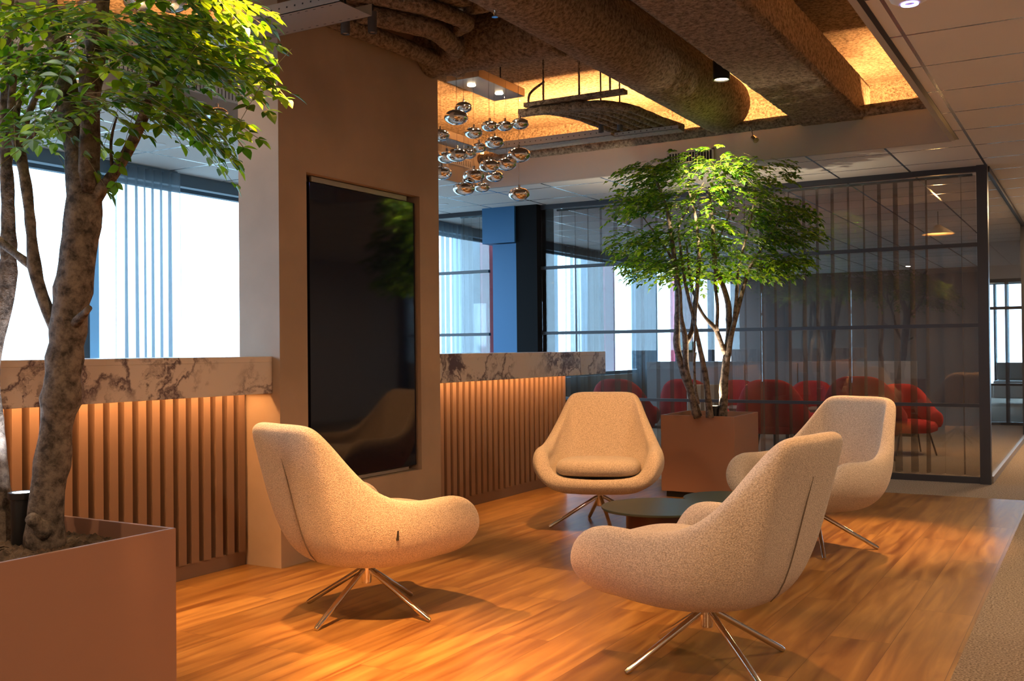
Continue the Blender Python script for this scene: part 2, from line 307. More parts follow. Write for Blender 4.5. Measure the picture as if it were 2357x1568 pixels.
def pleats(x0, y0, x1, y1, z0, z1, n, amp, seed, nz=10):
    random.seed(seed); V = []; F = []; L = math.hypot(x1-x0, y1-y0); tx, ty = (x1-x0)/L, (y1-y0)/L; K = n*8
    ph = [random.uniform(-.9, .9) for _ in range(n+1)]; am = [random.uniform(.6, 1.3) for _ in range(n+1)]
    for j in range(nz+1):
        zz = z0+(z1-z0)*j/nz
        for i in range(K+1):
            t = i/K; k = min(int(t*n), n-1); f = t*n-k
            a = amp*(am[k]*(1-f)+am[k+1]*f)*(.75+.25*(1-j/nz)); p = (ph[k]*(1-f)+ph[k+1]*f)*(.5+.5*(1-j/nz))
            d = a*math.sin(2*PI*t*n+p)+.3*a*math.sin(4*PI*t*n+2*p); s = t*L+.6*a*math.cos(2*PI*t*n+p)
            V.append((x0+tx*s-ty*d, y0+ty*s+tx*d, zz))
    for j in range(nz):
        for i in range(K):
            F.append((j*(K+1)+i, j*(K+1)+i+1, (j+1)*(K+1)+i+1, (j+1)*(K+1)+i))
    m = MB(); m.add(V, F); return m
M_sheerW = mat_sheer('sheer_grey', (.22, .27, .31), .70)
M_sheerG = mat_sheer('sheer_taupe', (.13, .12, .11), .40)
def curtain(x0, y0, x1, y1, z0, z1, n, amp, seed, mat, label, group=None):
    t = thing('curtain', label, 'curtain', ((x0+x1)/2, (y0+y1)/2, 0), 0, group)
    cx, cy = (x0+x1)/2, (y0+y1)/2
    pleats(x0-cx, y0-cy, x1-cx, y1-cy, z0, z1, n, amp, seed).build('fabric', mat, t, True)
    MB().tube([(x0-cx, y0-cy, z1+.004), (x1-cx, y1-cy, z1+.004)], .012, 8).build('rail', M_head, t)
curtain(-6.38, 5.12, -6.38, 5.70, .03, 2.556, 7, .035, 2, M_sheerW, 'sheer grey pleated curtain hanging at the window between near tree and pillar')
curtain(-6.38, 9.4, -6.38, 10.1, .03, 2.556, 7, .035, 5, M_sheerW, 'sheer curtain at the window seen left of the blue column')
curtain(-6.38, 12.6, -6.38, 13.7, .03, 2.556, 8, .05, 6, M_sheerG, 'bunched taupe curtain at the window just right of the blue column')
curtain(-6.38, 14.9, -6.38, 15.7, .03, 2.556, 6, .05, 7, M_sheerW, 'sheer curtain at the window left of the far tree stems')
curtain(-5.95, 9.22, -5.15, 9.22, .03, 2.55, 8, .03, 8, M_sheerG, 'taupe sheer curtain behind the glass left of the blue column')
curtain(-4.82, 9.30, -2.75, 9.30, .03, 2.55, 14, .07, 9, mat_sheer('sheer_taupe_light', (.17, .12, .085), .27), 'taupe sheer curtain behind the glass partition to the left of the far planter')
curtain(-2.75, 9.32, -.90, 9.32, .03, 2.55, 14, .075, 10, mat_sheer('sheer_taupe_dense', (.17, .115, .085), .42), 'dense taupe sheer curtain behind the right part of the glass partition')

# pillar with screen recess
P0, P1 = 3.95, 5.425; PX0, PX1 = -3.954, -3.67
R0, R1, RZ0, RZ1 = 4.164, 5.213, .378, 2.084
pl = MB().box(PX0, PX1-.12, P0, P1, 0, ZD).box(PX1-.12, PX1, P0, R0, 0, ZD).box(PX1-.12, PX1, R1, P1, 0, ZD).box(PX1-.12, PX1, R0, R1, 0, RZ0).box(PX1-.12, PX1, R0, R1, RZ1, ZD)
structure(pl.build('wall_pillar', M_stucco), 'broad brown plaster pillar with a recess for the dark screen')
t = thing('wall_screen', 'tall black glossy screen set in the recess of the plaster pillar', 'screen', (PX1-.06, 4.69, RZ0))
MB().box(-.045, .035, -.475, .505, .03, 1.665).build('display', M_screen, t, bevel=.003)
MB().box(-.058, -.045, -.35, .40, .0, 1.706).build('mounting_rail', M_tray, t)
MB().box(.005, .02, -.44, .44, 1.672, 1.70).build('bracket', M_tray, t); MB().box(.005, .02, -.44, .44, .004, .024).build('bracket', M_tray, t)

# reception counters
def counter(y0, y1, ym, label, loc_y):
    t = thing('reception_counter', label, 'counter', (-3.9, loc_y, 0))
    def B(*a): return (a[0]+3.9, a[1]+3.9, a[2]-loc_y, a[3]-loc_y, a[4], a[5])
    MB().box(*B(-4.45, -3.722, y0, ym, 1.068, 1.097)).box(*B(-3.745, -3.722, y0, ym, .905, 1.068)).box(*B(-4.45, -3.745, ym-.022, ym, .905, 1.068)).build('countertop', M_marble, t, bevel=.002)
    s = MB().box(*B(-4.40, -3.952, y0, y1, .0, 1.04)).box(*B(-3.952, -3.915, y0, y1, .0, .075))
    y = y1-.04 if y0 < 0 else y0+.02
    k = 0
    n = int((y1-y0)/.08)
    for k in range(n):
        yy = (y1-.062-.08*k) if y0 < 0 else (y0+.014+.08*k)
        if yy+.045 > y1: break
        s.box(*B(-3.952, -3.90, yy, yy+.045, .075, 1.04))
    s.build('slatted_front', M_slat, t)
    MB().box(*B(-3.80, -3.785, y0+.05, y1-.02, 1.050, 1.064)).build('light_strip', emit('warm_led', WARM, 6), t)
    return t
counter(-1.5, 3.948, 3.948, 'long marble topped slatted counter between the near tree and the pillar', 1.2)
counter(5.427, 7.70, 8.07, 'marble topped slatted counter section right of the pillar, ending behind a lounge chair', 6.5)
for y0, y1, e in ((-1.5, 3.94, 14), (5.44, 7.68, 5.5)):
    lamp('counter_light', 'AREA', (-3.80, (y0+y1)/2, .99), e, WARM, (-.35, 0, -1), shape='RECTANGLE', size=y1-y0, size_y=.02)

# glass partition
g = tag(bpy.data.objects.new('window_20', None), None, None, None, 'structure'); C.objects.link(g); g['label'] = 'black framed glass partition behind the far tree'
fr = MB()
for z0, z1 in ((2.53, ZC), (1.925, 1.955), (1.268, 1.298), (.618, .645), (0, .05)):
    fr.box(-6.55, -5.48, GY-.02, GY+.02, z0, z1); fr.box(-4.86, -.84, GY-.02, GY+.02, z0, z1)
fr.box(-.84, -.76, GY-.05, GY+.05, 0, ZC)
fr.box(-.79, -.75, GY+.05, 20, 2.53, ZC)
for y in (13.5, 17.6): fr.box(-.80, -.74, y, y+.07, 0, ZC)
fr.build('partition_frame', M_frame, g)
MB().box(-.79, -.75, GY+.05, 20, 0, .055).build('floor_rail', M_tray, g)
xs = [-4.86, -3.5, -2.62, -1.84, -.84]
for a, b in zip(xs, xs[1:]): MB().box(a+.002, b-.002, GY-.005, GY+.005, .05, 2.53).build('pane', M_glass, g)
MB().box(-6.55, -5.48, GY-.005, GY+.005, .05, 2.53).build('pane', M_glass, g)
MB().box(-.775, -.765, GY+.05, 20, .055, 2.53).build('pane', M_glass, g)
M_blue = simple('blue_column', (.03, .15, .33), .5)  # one even blue as base colour of the boxed column
structure(MB().box(-5.378, -5.10, 8.93, 9.3, 0, 2.20).box(-5.482, -5.10, 8.90, 9.3, 2.21, ZC).build('wall_column', M_blue), 'blue boxed column between the glass panes above the counter')
structure(MB().box(-5.10, -4.86, 8.93, 9.3, 0, ZC).build('wall_column_side', simple('matt_black', (.008, .008, .009), .8, spec=.15)), 'black post beside the blue column')

# room behind the glass
structure(MB().box(-6.6, -.8, 20.5, 20.6, 0, ZC).build('wall_meeting', simple('meeting_wall', (.09, .075, .07), .8)), 'far wall of the room behind the glass')
M_red = simple('red_upholstery', (.50, .012, .02), .9, bump=.3, bscale=250)
M_cab = simple('grey_cabinet', (.23, .23, .24), .6)
M_white = simple('white_plastic', (.75, .74, .74), .4)
M_table = simple('dark_green_table', (.055, .075, .06), .38, metal=.3)
M_drum = simple('dark_red_drum', (.06, .012, .008), .32)

# ------------------------------------------------------------------ lounge chairs
RIM=[ # x,y,z,th, tangent(x,y,z), bottom ring reach
((0,-.408,.800),.066,(0,-.36,1),.10),
((.13,-.405,.801),.066,(0.02,-.36,1),.10),
((.208,-.390,.790),.066,(.0,-.30,1),.11),
((.238,-.350,.745),.066,(-.05,-.22,1),.12),
((.258,-.305,.690),.067,(-.08,-.18,1),.12),
((.290,-.245,.610),.070,(-.14,-.12,1),.13),
((.323,-.165,.527),.076,(-.24,-.05,1),.14),
((.343,-.06,.478),.086,(-.34,0,1),.15),
((.352,.07,.467),.096,(-.40,0,1),.15),
((.350,.185,.468),.104,(-.40,0,1),.15),
((.335,.270,.437),.108,(-.36,-.30,1),.15),
((.305,.308,.372),.105,(-.2,-.30,1),.14),
((.25,.308,.320),.085,(0,.0,1),.13),
((.15,.315,.305),.070,(0,.25,1),.12),
((0,.320,.302),.066,(0,.25,1),.12),
]
def cr(P,t):
    n=len(P)-1; i=min(int(t),n-1); f=t-i
    g=lambda k:P[max(0,min(n,k))]
    a,b,c,d=g(i-1),g(i),g(i+1),g(i+2)
    return [0.5*((2*b[k])+(-a[k]+c[k])*f+(2*a[k]-5*b[k]+4*c[k]-d[k])*f*f+(-a[k]+3*b[k]-3*c[k]+d[k])*f**3) for k in range(len(a))]
def bez(p0,p1,p2,p3,t):
    s=1-t
    return tuple(s**3*p0[k]+3*s*s*t*p1[k]+3*s*t*t*p2[k]+t**3*p3[k] for k in range(3))
def column(rec):
    x,y,z,th,tx,ty,tz,br=rec
    l=math.sqrt(tx*tx+ty*ty+tz*tz); tx,ty,tz=tx/l,ty/l,tz/l
    # outward horizontal
    h=math.hypot(x,y+.02) or 1
    ox,oy=x/h,(y+.02)/h
    # outward normal of shell perpendicular to tangent
    d=ox*tx+oy*ty
    nx,ny,nz=ox-d*tx,oy-d*ty,-d*tz
    l=math.sqrt(nx*nx+ny*ny+nz*nz); nx,ny,nz=nx/l,ny/l,nz/l
    r=th/2
    ro=(x+nx*r,y+ny*r,z+nz*r); ri=(x-nx*r,y-ny*r,z-nz*r)
    bx,by=ox*.19,oy*.17
    b0=(bx,by,.232)
    H=z-.232
    reach=max(.03,(math.hypot(ro[0],ro[1])-.19)*.62)
    p1=(b0[0]+ox*reach,b0[1]+oy*reach,.222)
    k=min(H*.62,.42)
    p2=(ro[0]-tx*k,ro[1]-ty*k,ro[2]-tz*k)
    out=[bez(b0,p1,p2,ro,i/10) for i in range(11)]
    rim=[]
    for a in (36,72,108,144):
        a=math.radians(a); c,s=math.cos(a),math.sin(a)
        rim.append((x+nx*r*c+tx*r*s,y+ny*r*c+ty*r*s,z+nz*r*c+tz*r*s))
    seat=(ox*.17,oy*.17,.33)
    k2=min(max(ri[2]-.34,.0)*.55,.30)
    reach2=max(.01,(math.hypot(ri[0],ri[1])-.17)*.6)
    q1=(ri[0]-tx*k2,ri[1]-ty*k2,ri[2]-tz*k2)
    zs=min(.33,ri[2]-.01)
    seat=(seat[0],seat[1],zs)
    q2=(seat[0]+ox*reach2,seat[1]+oy*reach2,zs)
    inn=[bez(ri,q1,q2,seat,i/8) for i in range(9)]
    return out+rim+inn
def shell(n=30):
    flat=[list(p)+[th]+list(t)+[b] for p,th,t,b in RIM]
    N=len(flat)-1
    cols=[column(cr(flat,N*i/n)) for i in range(n+1)]
    full=cols+[[(-p[0],p[1],p[2]) for p in c] for c in reversed(cols[1:-1])]
    V=[];F=[]
    m=len(full[0])
    for c in full: V+=c
    L=len(full)
    for i in range(L):
        j=(i+1)%L
        for k in range(m-1):
            F.append((i*m+k,j*m+k,j*m+k+1,i*m+k+1))
    V.append((0,0,.228)); V.append((0,0,.33))
    for i in range(L):
        j=(i+1)%L
        F.append((len(V)-2,j*m,i*m)); F.append((len(V)-1,i*m+m-1,j*m+m-1))
    return V,F,cols

def chair_parts(t, fabric, legs=True, cushion=True, seam=True, tab=True):
    V, F, cols = shell()
    MB().add(V, F).build('shell', fabric, t, True, sub=1)
    if seam:
        for s in (1,):
            pts = [Vector(cols[0][k]) for k in range(2, 10)]
            q = MB().tube([p+Vector((0, -.0015, -.0005)) for p in pts], [.001]+[.0022]*6+[.0008], 6)
            q.build('seam', M_seam, t, True)
    if cushion:
        V = []; F = []; n = 40; prof = [(0, 0), (.6, 0), (.88, .002), (.97, .02), (1, .045), (.985, .07), (.93, .092), (.8, .104), (.5, .112), (0, .115)]
        for r, z in prof:
            for k in range(n):
                a = 2*PI*k/n; c, s = math.cos(a), math.sin(a)
                e = .55
                x = math.copysign(abs(c)**e, c)*.262*r; y = math.copysign(abs(s)**e, s)*.262*r
                V.append((x, y+.085, z+.335+ .012*(y/.26)))
        for i in range(len(prof)-1):
            for k in range(n):
                j = (k+1) % n; F.append((i*n+k, i*n+j, (i+1)*n+j, (i+1)*n+k))
        MB().add(V, F).build('seat_cushion', fabric, t, True, sub=1)
    if legs:
        MB().lathe([(.0, .235), (.022, .235), (.022, .135), (.020, .128), (0, .128)], n=24).lathe([(0, .236), (.06, .236), (.06, .226), (0, .226)], n=24).build('column', M_chrome, t, 'auto')
        for k in range(4):
            a = LEG0+k*PI/2; c, s = math.cos(a), math.sin(a)
            MB().tube([(.014*c, .014*s, .188), (.03*c, .03*s, .182), (.315*c, .315*s, .014), (.328*c, .328*s, .006)], [.010, .0115, .0115, .009], 12).build('leg', M_chrome, t, 'auto')
    if tab:
        tb = min((p for c in cols for p in c), key=lambda p: (p[1]+.10)**2+(p[2]-.36)**2-(.01*p[0]))
        tb = (tb[0]-.001, tb[1], tb[2])
        MB().box(-.003, .0075, -.003, .003, -.005, .034).build('label_tab', simple('dark_tab', (.02, .015, .012), .7), t, loc=tb)
LEG0 = 0.0
GR = 'lounge chairs around the round tables'
CH = []
for (x, y, b, leg, label) in (
    (-2.73, 3.46, 17, 0, 'beige swivel lounge chair nearest the black screen, its back turned to us'),
    (-2.74, 5.84, 159, 38, 'beige swivel lounge chair facing us in front of the right counter section'),
    (-1.375, 5.75, 205, 20, 'pale grey lit lounge chair seen from its left side in front of the glass partition'),
    (-1.22, 3.48, -79, 52, 'large beige lounge chair in the right foreground, seen from behind its left side')):
    t = thing('lounge_chair', label, 'lounge chair', (x, y, 0), -math.radians(b), GR)
    LEG0 = math.radians(b+leg)
    chair_parts(t, M_fabric); CH.append(t)

# ------------------------------------------------------------------ round tables
def round_table(x, y, z, r, rd, label):
    t = thing('coffee_table', label, 'coffee table', (x, y, 0), 0, 'low round coffee tables')
    MB().lathe([(0, z-.012), (r-.004, z-.012), (r, z-.008), (r, z-.002), (r-.002, z), (0, z)], n=72).build('tabletop', M_table, t, 'auto')
    MB().lathe([(0, 0), (rd, 0), (rd, z-.012), (0, z-.012)], n=48).build('drum_base', M_drum, t, 'auto')
round_table(-1.862, 4.651, .350, .285, .165, 'nearer dark round coffee table behind the foreground lounge chair')
round_table(-1.71, 5.25, .325, .24, .14, 'farther dark round coffee table in front of the far planter')

# ------------------------------------------------------------------ planters
def planter(x0, x1, y0, y1, label):
    t = thing('planter', label, 'planter', ((x0+x1)/2, (y0+y1)/2, 0), 0, 'square planters'); a, b = (x1-x0)/2, (y1-y0)/2; h = .617; w = .012
    m = MB()
    o = [(-a, -b), (a, -b), (a, b), (-a, b)]; i = [(-a+w, -b+w), (a-w, -b+w), (a-w, b-w), (-a+w, b-w)]
    V = [(x, y, .045) for x, y in o]+[(x, y, h) for x, y in o]+[(x, y, h) for x, y in i]+[(x, y, .50) for x, y in i]; F = [(0, 3, 2, 1)]
    for k in range(4):
        j = (k+1) % 4; F += [(k, j, 4+j, 4+k), (4+k, 4+j, 8+j, 8+k), (8+k, 8+j, 12+j, 12+k)]
    F.append((12, 13, 14, 15)); m.add(V, F).build('box', M_planter, t, bevel=.0015)
    MB().box(-a+.03, a-.03, -b+.03, b-.03, 0, .045).build('plinth', M_black, t)
    MB().box(-a+w+.001, a-w-.001, -b+w+.001, b-w-.001, .501, .555).build('soil', M_soil, t)
    return t
planter(-2.872, -2.302, 1.445, 2.045, 'copper brown planter in the left foreground holding the near tree')
planter(-2.875, -2.305, 7.216, 7.816, 'copper brown planter by the glass partition holding the far tree')
def chips(x0, x1, y0, y1, n, label, seed):
    random.seed(seed); m = MB()
    for _ in range(n):
        x = random.uniform(x0, x1); y = random.uniform(y0, y1); s = random.uniform(.008, .02); z = .557+random.uniform(0, .012)
        a = random.random()*PI; V = []
        for dx, dy, dz in ((1, 0, 0), (0, 1, 0), (-1, 0, 0), (0, -1, 0), (0, 0, 1), (0, 0, -1)):
            k = random.uniform(.6, 1.25)*s; px = dx*k*1.3; py = dy*k
            V.append((x+px*math.cos(a)-py*math.sin(a), y+px*math.sin(a)+py*math.cos(a), z+dz*k*.6+random.uniform(-.003, .003)))
        m.add(V, [(0, 1, 4), (1, 2, 4), (2, 3, 4), (3, 0, 4), (1, 0, 5), (2, 1, 5), (3, 2, 5), (0, 3, 5)])
    tag(m.build('bark_chips', M_gravel), label, 'bark chips', None, 'stuff')
chips(-2.85, -2.325, 1.47, 2.02, 2600, 'brown bark chips filling the planter of the near tree', 1)
chips(-2.85, -2.33, 7.24, 7.79, 900, 'dark bark chips filling the planter of the far tree', 2)
def uplight(x, y, z, h, r, label, col, e, target):
    t = thing('planter_uplight', label, 'spotlight', (x, y, z), 0, 'uplights in the planters')
    MB().lathe([(0, 0), (r*.78, 0), (r*.78, h-.02), (r, h-.018), (r, h), (r*.72, h), (r*.72, h-.004), (0, h-.004)], n=32).build('housing', M_black, t, 'auto')
    MB().lathe([(0, h-.003), (r*.7, h-.003), (r*.7, h-.001), (0, h-.001)], n=24).build('lens', emit('lens_'+str(r), col, 8), t)
    spot('uplight_lamp', (x, y, z+h+.01), target, e, 95, .6, col, .03)
uplight(-2.712, 1.845, .555, .165, .040, 'black cylinder uplight with glowing lens in the near planter', (.85, .93, 1), 14, (-2.75, 2.05, 2.4))
uplight(-2.50, 7.36, .53, .155, .035, 'small black uplight with warm glowing lens in the far planter', (1, .80, .52), 60, (-2.55, 7.5, 2.4))

# ------------------------------------------------------------------ trees
def jag(pts, seed, amp):
    random.seed(seed); out = []; rad = []
    for i in range(len(pts)-1):
        a, b = pts[i], pts[i+1]; n = max(2, int((Vector(a[:3])-Vector(b[:3])).length/.035))
        for k in range(n):
            f = k/n; r = a[3]*(1-f)+b[3]*f
            out.append([a[j]*(1-f)+b[j]*f+random.uniform(-amp, amp)*r for j in range(3)]); rad.append(r*(1+random.uniform(-.07, .09)+(.12 if random.random() < .05 else 0)))
    out.append(list(pts[-1][:3])); rad.append(pts[-1][3])
    for _ in range(2):
        out = [out[0]]+[[(out[i-1][j]+2*out[i][j]+out[i+1][j])/4 for j in range(3)] for i in range(1, len(out)-1)]+[out[-1]]
    return out, rad
def stems_mesh(stems, seed=0, n=12):
    m = MB()
    for k, s in enumerate(stems):
        p, r = jag(s, seed+k, .12); m.tube(p, r, n)
    return m
def frond(m, tw, base, d, L, n, size, droop, rng, zmax=99, fine=False):
    d = Vector(d).normalized(); up = Vector((rng.uniform(-.35, .35), rng.uniform(-.35, .35), 1)); side = d.cross(up).normalized(); up = side.cross(d)
    pts = []
    for i in range(n+1):
        f = i/n; pts.append(Vector(base)+d*L*f-Vector((0, 0, 1))*droop*L*f*f)
    if max(p.z for p in pts) > zmax: return
    tw.tube(pts[::3]+[pts[-1]] if n % 3 else pts[::3], .0009, 3, cap=False)
    def leaf(o, a, s):
        a = a.normalized(); b = a.cross(up).normalized(); nn = b.cross(a)
        tip = o+a*s-up*s*.16; w = s*.31
        q1 = o+a*s*.38+b*w+nn*s*.07; q2 = o+a*s*.38-b*w+nn*s*.07; q3 = o+a*s*.72+b*w*.72; q4 = o+a*s*.72-b*w*.72; mid = o+a*s*.5-nn*s*.02
        if fine:
            P = lambda u, v: o+a*s*u+b*w*v+nn*s*.07*abs(v)-up*s*.16*u*u
            L1 = [P(.14, .55), P(.34, .98), P(.56, .95), P(.78, .55)]; L2 = [P(.14, -.55), P(.34, -.98), P(.56, -.95), P(.78, -.55)]; M = [P(.14, 0), P(.34, 0), P(.56, 0), P(.78, 0)]
            m.add([o]+L1+L2+M+[tip], [(0, 1, 9), (1, 2, 10, 9), (2, 3, 11, 10), (3, 4, 12, 11), (4, 13, 12), (0, 9, 5), (5, 9, 10, 6), (6, 10, 11, 7), (7, 11, 12, 8), (8, 12, 13)])
        else:
            m.add([o, q1, q3, tip, q4, q2, mid], [(0, 1, 6), (1, 2, 6), (2, 3, 6), (3, 4, 6), (4, 5, 6), (5, 0, 6)])
    for i in range(2, n+1):
        for sg in (-1, 1):
            a = d*.55+side*sg*.9+up*rng.uniform(-.25, .2)-Vector((0, 0, 1))*.25*droop
            leaf(pts[i]-d*rng.uniform(0, .006), a, size*rng.uniform(.8, 1.12)*(1 if 2 < i < n else .85))
    leaf(pts[-1], (pts[-1]-pts[-2])+up*.0, size)
NEAR_TRUNK=[[(-2.617, 1.844, 0.558, 0.0533), (-2.593, 1.844, 0.731, 0.0482), (-2.56, 1.85, 0.917, 0.0456), (-2.543, 1.858, 1.064, 0.0493), (-2.532, 1.863, 1.188, 0.0481), (-2.512, 1.873, 1.335, 0.0517), (-2.494, 1.882, 1.483, 0.0517), (-2.484, 1.886, 1.606, 0.0481), (-2.516, 1.89, 1.703, 0.036), (-2.549, 1.893, 1.788, 0.035), (-2.59, 1.903, 1.896, 0.0303), (-2.632, 1.912, 2.006, 0.0268), (-2.667, 1.914, 2.115, 0.0257), (-2.724, 1.937, 2.262, 0.0235), (-2.74, 1.927, 2.393, 0.017)], [(-2.47, 1.883, 1.58, 0.0319), (-2.446, 1.873, 1.662, 0.028), (-2.435, 1.867, 1.745, 0.0267), (-2.401, 1.839, 1.856, 0.0276), (-2.365, 1.836, 1.969, 0.0285), (-2.332, 1.819, 2.078, 0.0259), (-2.276, 1.793, 2.164, 0.0219), (-2.213, 1.77, 2.247, 0.0136)], [(-2.474, 1.893, 1.52, 0.0246), (-2.447, 1.896, 1.567, 0.0196), (-2.414, 1.904, 1.596, 0.0171), (-2.365, 1.909, 1.641, 0.0164), (-2.311, 1.916, 1.715, 0.0151), (-2.264, 1.919, 1.788, 0.0132), (-2.249, 1.927, 1.854, 0.0096), (-2.192, 1.936, 1.944, 0.0071), (-2.15, 1.959, 2.015, 0.0048)], [(-2.504, 1.856, 1.199, 0.0159), (-2.453, 1.85, 1.222, 0.0121), (-2.408, 1.842, 1.247, 0.0078)], [(-2.548, 1.854, 1.169, 0.0209), (-2.563, 1.845, 1.2, 0.0185), (-2.613, 1.838, 1.288, 0.0161), (-2.65, 1.839, 1.374, 0.0187), (-2.661, 1.843, 1.465, 0.0144), (-2.69, 1.848, 1.607, 0.0151), (-2.728, 1.848, 1.737, 0.0152), (-2.775, 1.854, 1.84, 0.0128), (-2.767, 1.858, 1.936, 0.0096), (-2.741, 1.872, 2.051, 0.0064)], [(-2.65, 1.839, 1.371, 0.0137), (-2.722, 1.832, 1.411, 0.0114), (-2.806, 1.84, 1.455, 0.0116), (-2.861, 1.808, 1.507, 0.0103)], [(-2.724, 1.85, 1.718, 0.0114), (-2.699, 1.853, 1.811, 0.0095), (-2.665, 1.86, 1.861, 0.0088), (-2.631, 1.867, 1.919, 0.0075), (-2.609, 1.88, 1.956, 0.0057)], [(-2.728, 1.848, 1.737, 0.0089), (-2.807, 1.893, 1.858, 0.0091), (-2.825, 1.94, 1.95, 0.008), (-2.806, 1.949, 2.042, 0.0053)], [(-2.722, 1.851, 1.718, 0.0051), (-2.654, 1.856, 1.768, 0.0044), (-2.582, 1.851, 1.799, 0.0037), (-2.564, 1.861, 1.838, 0.0025)], [(-2.387, 1.907, 1.625, 0.0061), (-2.38, 1.888, 1.682, 0.0042), (-2.365, 1.885, 1.74, 0.0036), (-2.351, 1.892, 1.782, 0.0024)], [(-2.567, 1.825, 0.619, 0.0306), (-2.568, 1.79, 0.645, 0.0194), (-2.565, 1.768, 0.668, 0.0168)]]
NEAR_SECOND=[[(-2.818, 1.843, 0.535, 0.0411), (-2.819, 1.841, 0.73, 0.0334), (-2.848, 1.845, 0.883, 0.0297), (-2.887, 1.856, 1.011, 0.0274), (-2.88, 1.859, 1.128, 0.0261), (-2.854, 1.873, 1.219, 0.0248), (-2.834, 1.883, 1.324, 0.0235), (-2.831, 1.884, 1.454, 0.0222), (-2.831, 1.882, 1.572, 0.0196), (-2.836, 1.878, 1.728, 0.017), (-2.837, 1.876, 1.859, 0.0144), (-2.831, 1.878, 1.989, 0.0117), (-2.816, 1.885, 2.185, 0.0091), (-2.809, 1.888, 2.289, 0.0052)], [(-2.84, 1.877, 1.637, 0.0104), (-2.862, 1.921, 1.764, 0.0093), (-2.88, 1.91, 1.804, 0.0066), (-2.917, 1.887, 1.911, 0.0053)]]
FAR_STEMS=[[[(-2.588, 7.23, 0.601, 0.0339), (-2.63, 7.204, 0.801, 0.0307), (-2.692, 7.166, 0.996, 0.0275), (-2.72, 7.148, 1.158, 0.0242), (-2.706, 7.153, 1.384, 0.0226), (-2.704, 7.153, 1.577, 0.021), (-2.697, 7.038, 1.89, 0.0175), (-2.73, 7.016, 2.146, 0.0127), (-2.809, 6.968, 2.402, 0.008)], [(-2.635, 7.2, 0.818, 0.0242), (-2.656, 7.163, 1.012, 0.0226), (-2.638, 7.137, 1.173, 0.0225), (-2.659, 7.089, 1.349, 0.0144), (-2.652, 7.068, 1.555, 0.0127), (-2.707, 7.033, 1.795, 0.0096), (-2.882, 6.929, 2.084, 0.0048)], [(-2.639, 7.148, 1.157, 0.0193), (-2.599, 7.171, 1.237, 0.0177), (-2.583, 7.167, 1.381, 0.0193), (-2.554, 7.169, 1.604, 0.0176), (-2.527, 7.137, 1.825, 0.0143), (-2.546, 7.123, 2.08, 0.0112), (-2.603, 7.087, 2.336, 0.0064)]], [[(-2.476, 7.179, 0.607, 0.0271), (-2.492, 7.167, 0.868, 0.0207), (-2.518, 7.151, 1.028, 0.0191), (-2.549, 7.131, 1.203, 0.0159), (-2.569, 7.118, 1.331, 0.0127), (-2.6, 7.098, 1.475, 0.0127), (-2.626, 7.082, 1.635, 0.0112), (-2.698, 7.151, 2.03, 0.0081), (-2.526, 7.247, 2.351, 0.0048)], [(-2.54, 7.118, 0.71, 0.0111), (-2.565, 7.102, 0.87, 0.0095), (-2.562, 7.101, 1.124, 0.0095), (-2.551, 7.105, 1.315, 0.0079), (-2.539, 7.109, 1.632, 0.0064)]], [[(-2.441, 7.372, 0.595, 0.0341), (-2.433, 7.375, 0.829, 0.0309), (-2.416, 7.382, 1.024, 0.0276), (-2.394, 7.393, 1.219, 0.0244), (-2.394, 7.391, 1.447, 0.0228), (-2.425, 7.337, 1.608, 0.0194), (-2.462, 7.291, 1.697, 0.0178), (-2.474, 7.281, 2.027, 0.0129), (-2.493, 7.267, 2.318, 0.0081)], [(-2.42, 7.381, 0.959, 0.0228), (-2.361, 7.354, 1.234, 0.0178), (-2.314, 7.379, 1.428, 0.0162), (-2.276, 7.4, 1.589, 0.0145), (-2.249, 7.414, 1.695, 0.0129), (-2.14, 7.475, 1.894, 0.0081), (-2.026, 7.539, 2.087, 0.0048)], [(-2.424, 7.377, 1.073, 0.0195), (-2.46, 7.32, 1.236, 0.0178), (-2.47, 7.291, 1.278, 0.0162), (-2.528, 7.257, 1.333, 0.0129), (-2.582, 7.224, 1.447, 0.0113), (-2.625, 7.198, 1.625, 0.0097), (-2.644, 7.184, 1.9, 0.0065)], [(-2.456, 7.299, 1.245, 0.0129), (-2.448, 7.302, 1.445, 0.0129), (-2.466, 7.29, 1.591, 0.0113), (-2.448, 7.297, 1.898, 0.0081), (-2.333, 7.361, 2.187, 0.0048)], [(-2.343, 7.363, 1.331, 0.0129), (-2.324, 7.373, 1.509, 0.0129), (-2.316, 7.375, 1.702, 0.0097), (-2.222, 7.426, 2.089, 0.0065), (-2.191, 7.441, 2.347, 0.0048)]]]
FAR_PADS=[(-2.861, 7.053, 2.419, 0.258, 0.078), (-2.581, 7.214, 2.487, 0.307, 0.071), (-2.232, 7.417, 2.428, 0.275, 0.078), (-2.934, 7.013, 2.21, 0.213, 0.09), (-2.625, 7.191, 2.255, 0.291, 0.103), (-2.304, 7.377, 2.251, 0.291, 0.113), (-2.068, 7.514, 2.12, 0.226, 0.071), (-2.923, 7.022, 1.919, 0.213, 0.084), (-2.643, 7.184, 1.964, 0.291, 0.123), (-2.335, 7.362, 1.961, 0.291, 0.123), (-2.028, 7.539, 1.942, 0.2, 0.065), (-2.856, 7.063, 1.734, 0.226, 0.071), (-2.59, 7.217, 1.722, 0.291, 0.084), (-2.268, 7.403, 1.734, 0.275, 0.09), (-2.072, 7.516, 1.748, 0.194, 0.058)]
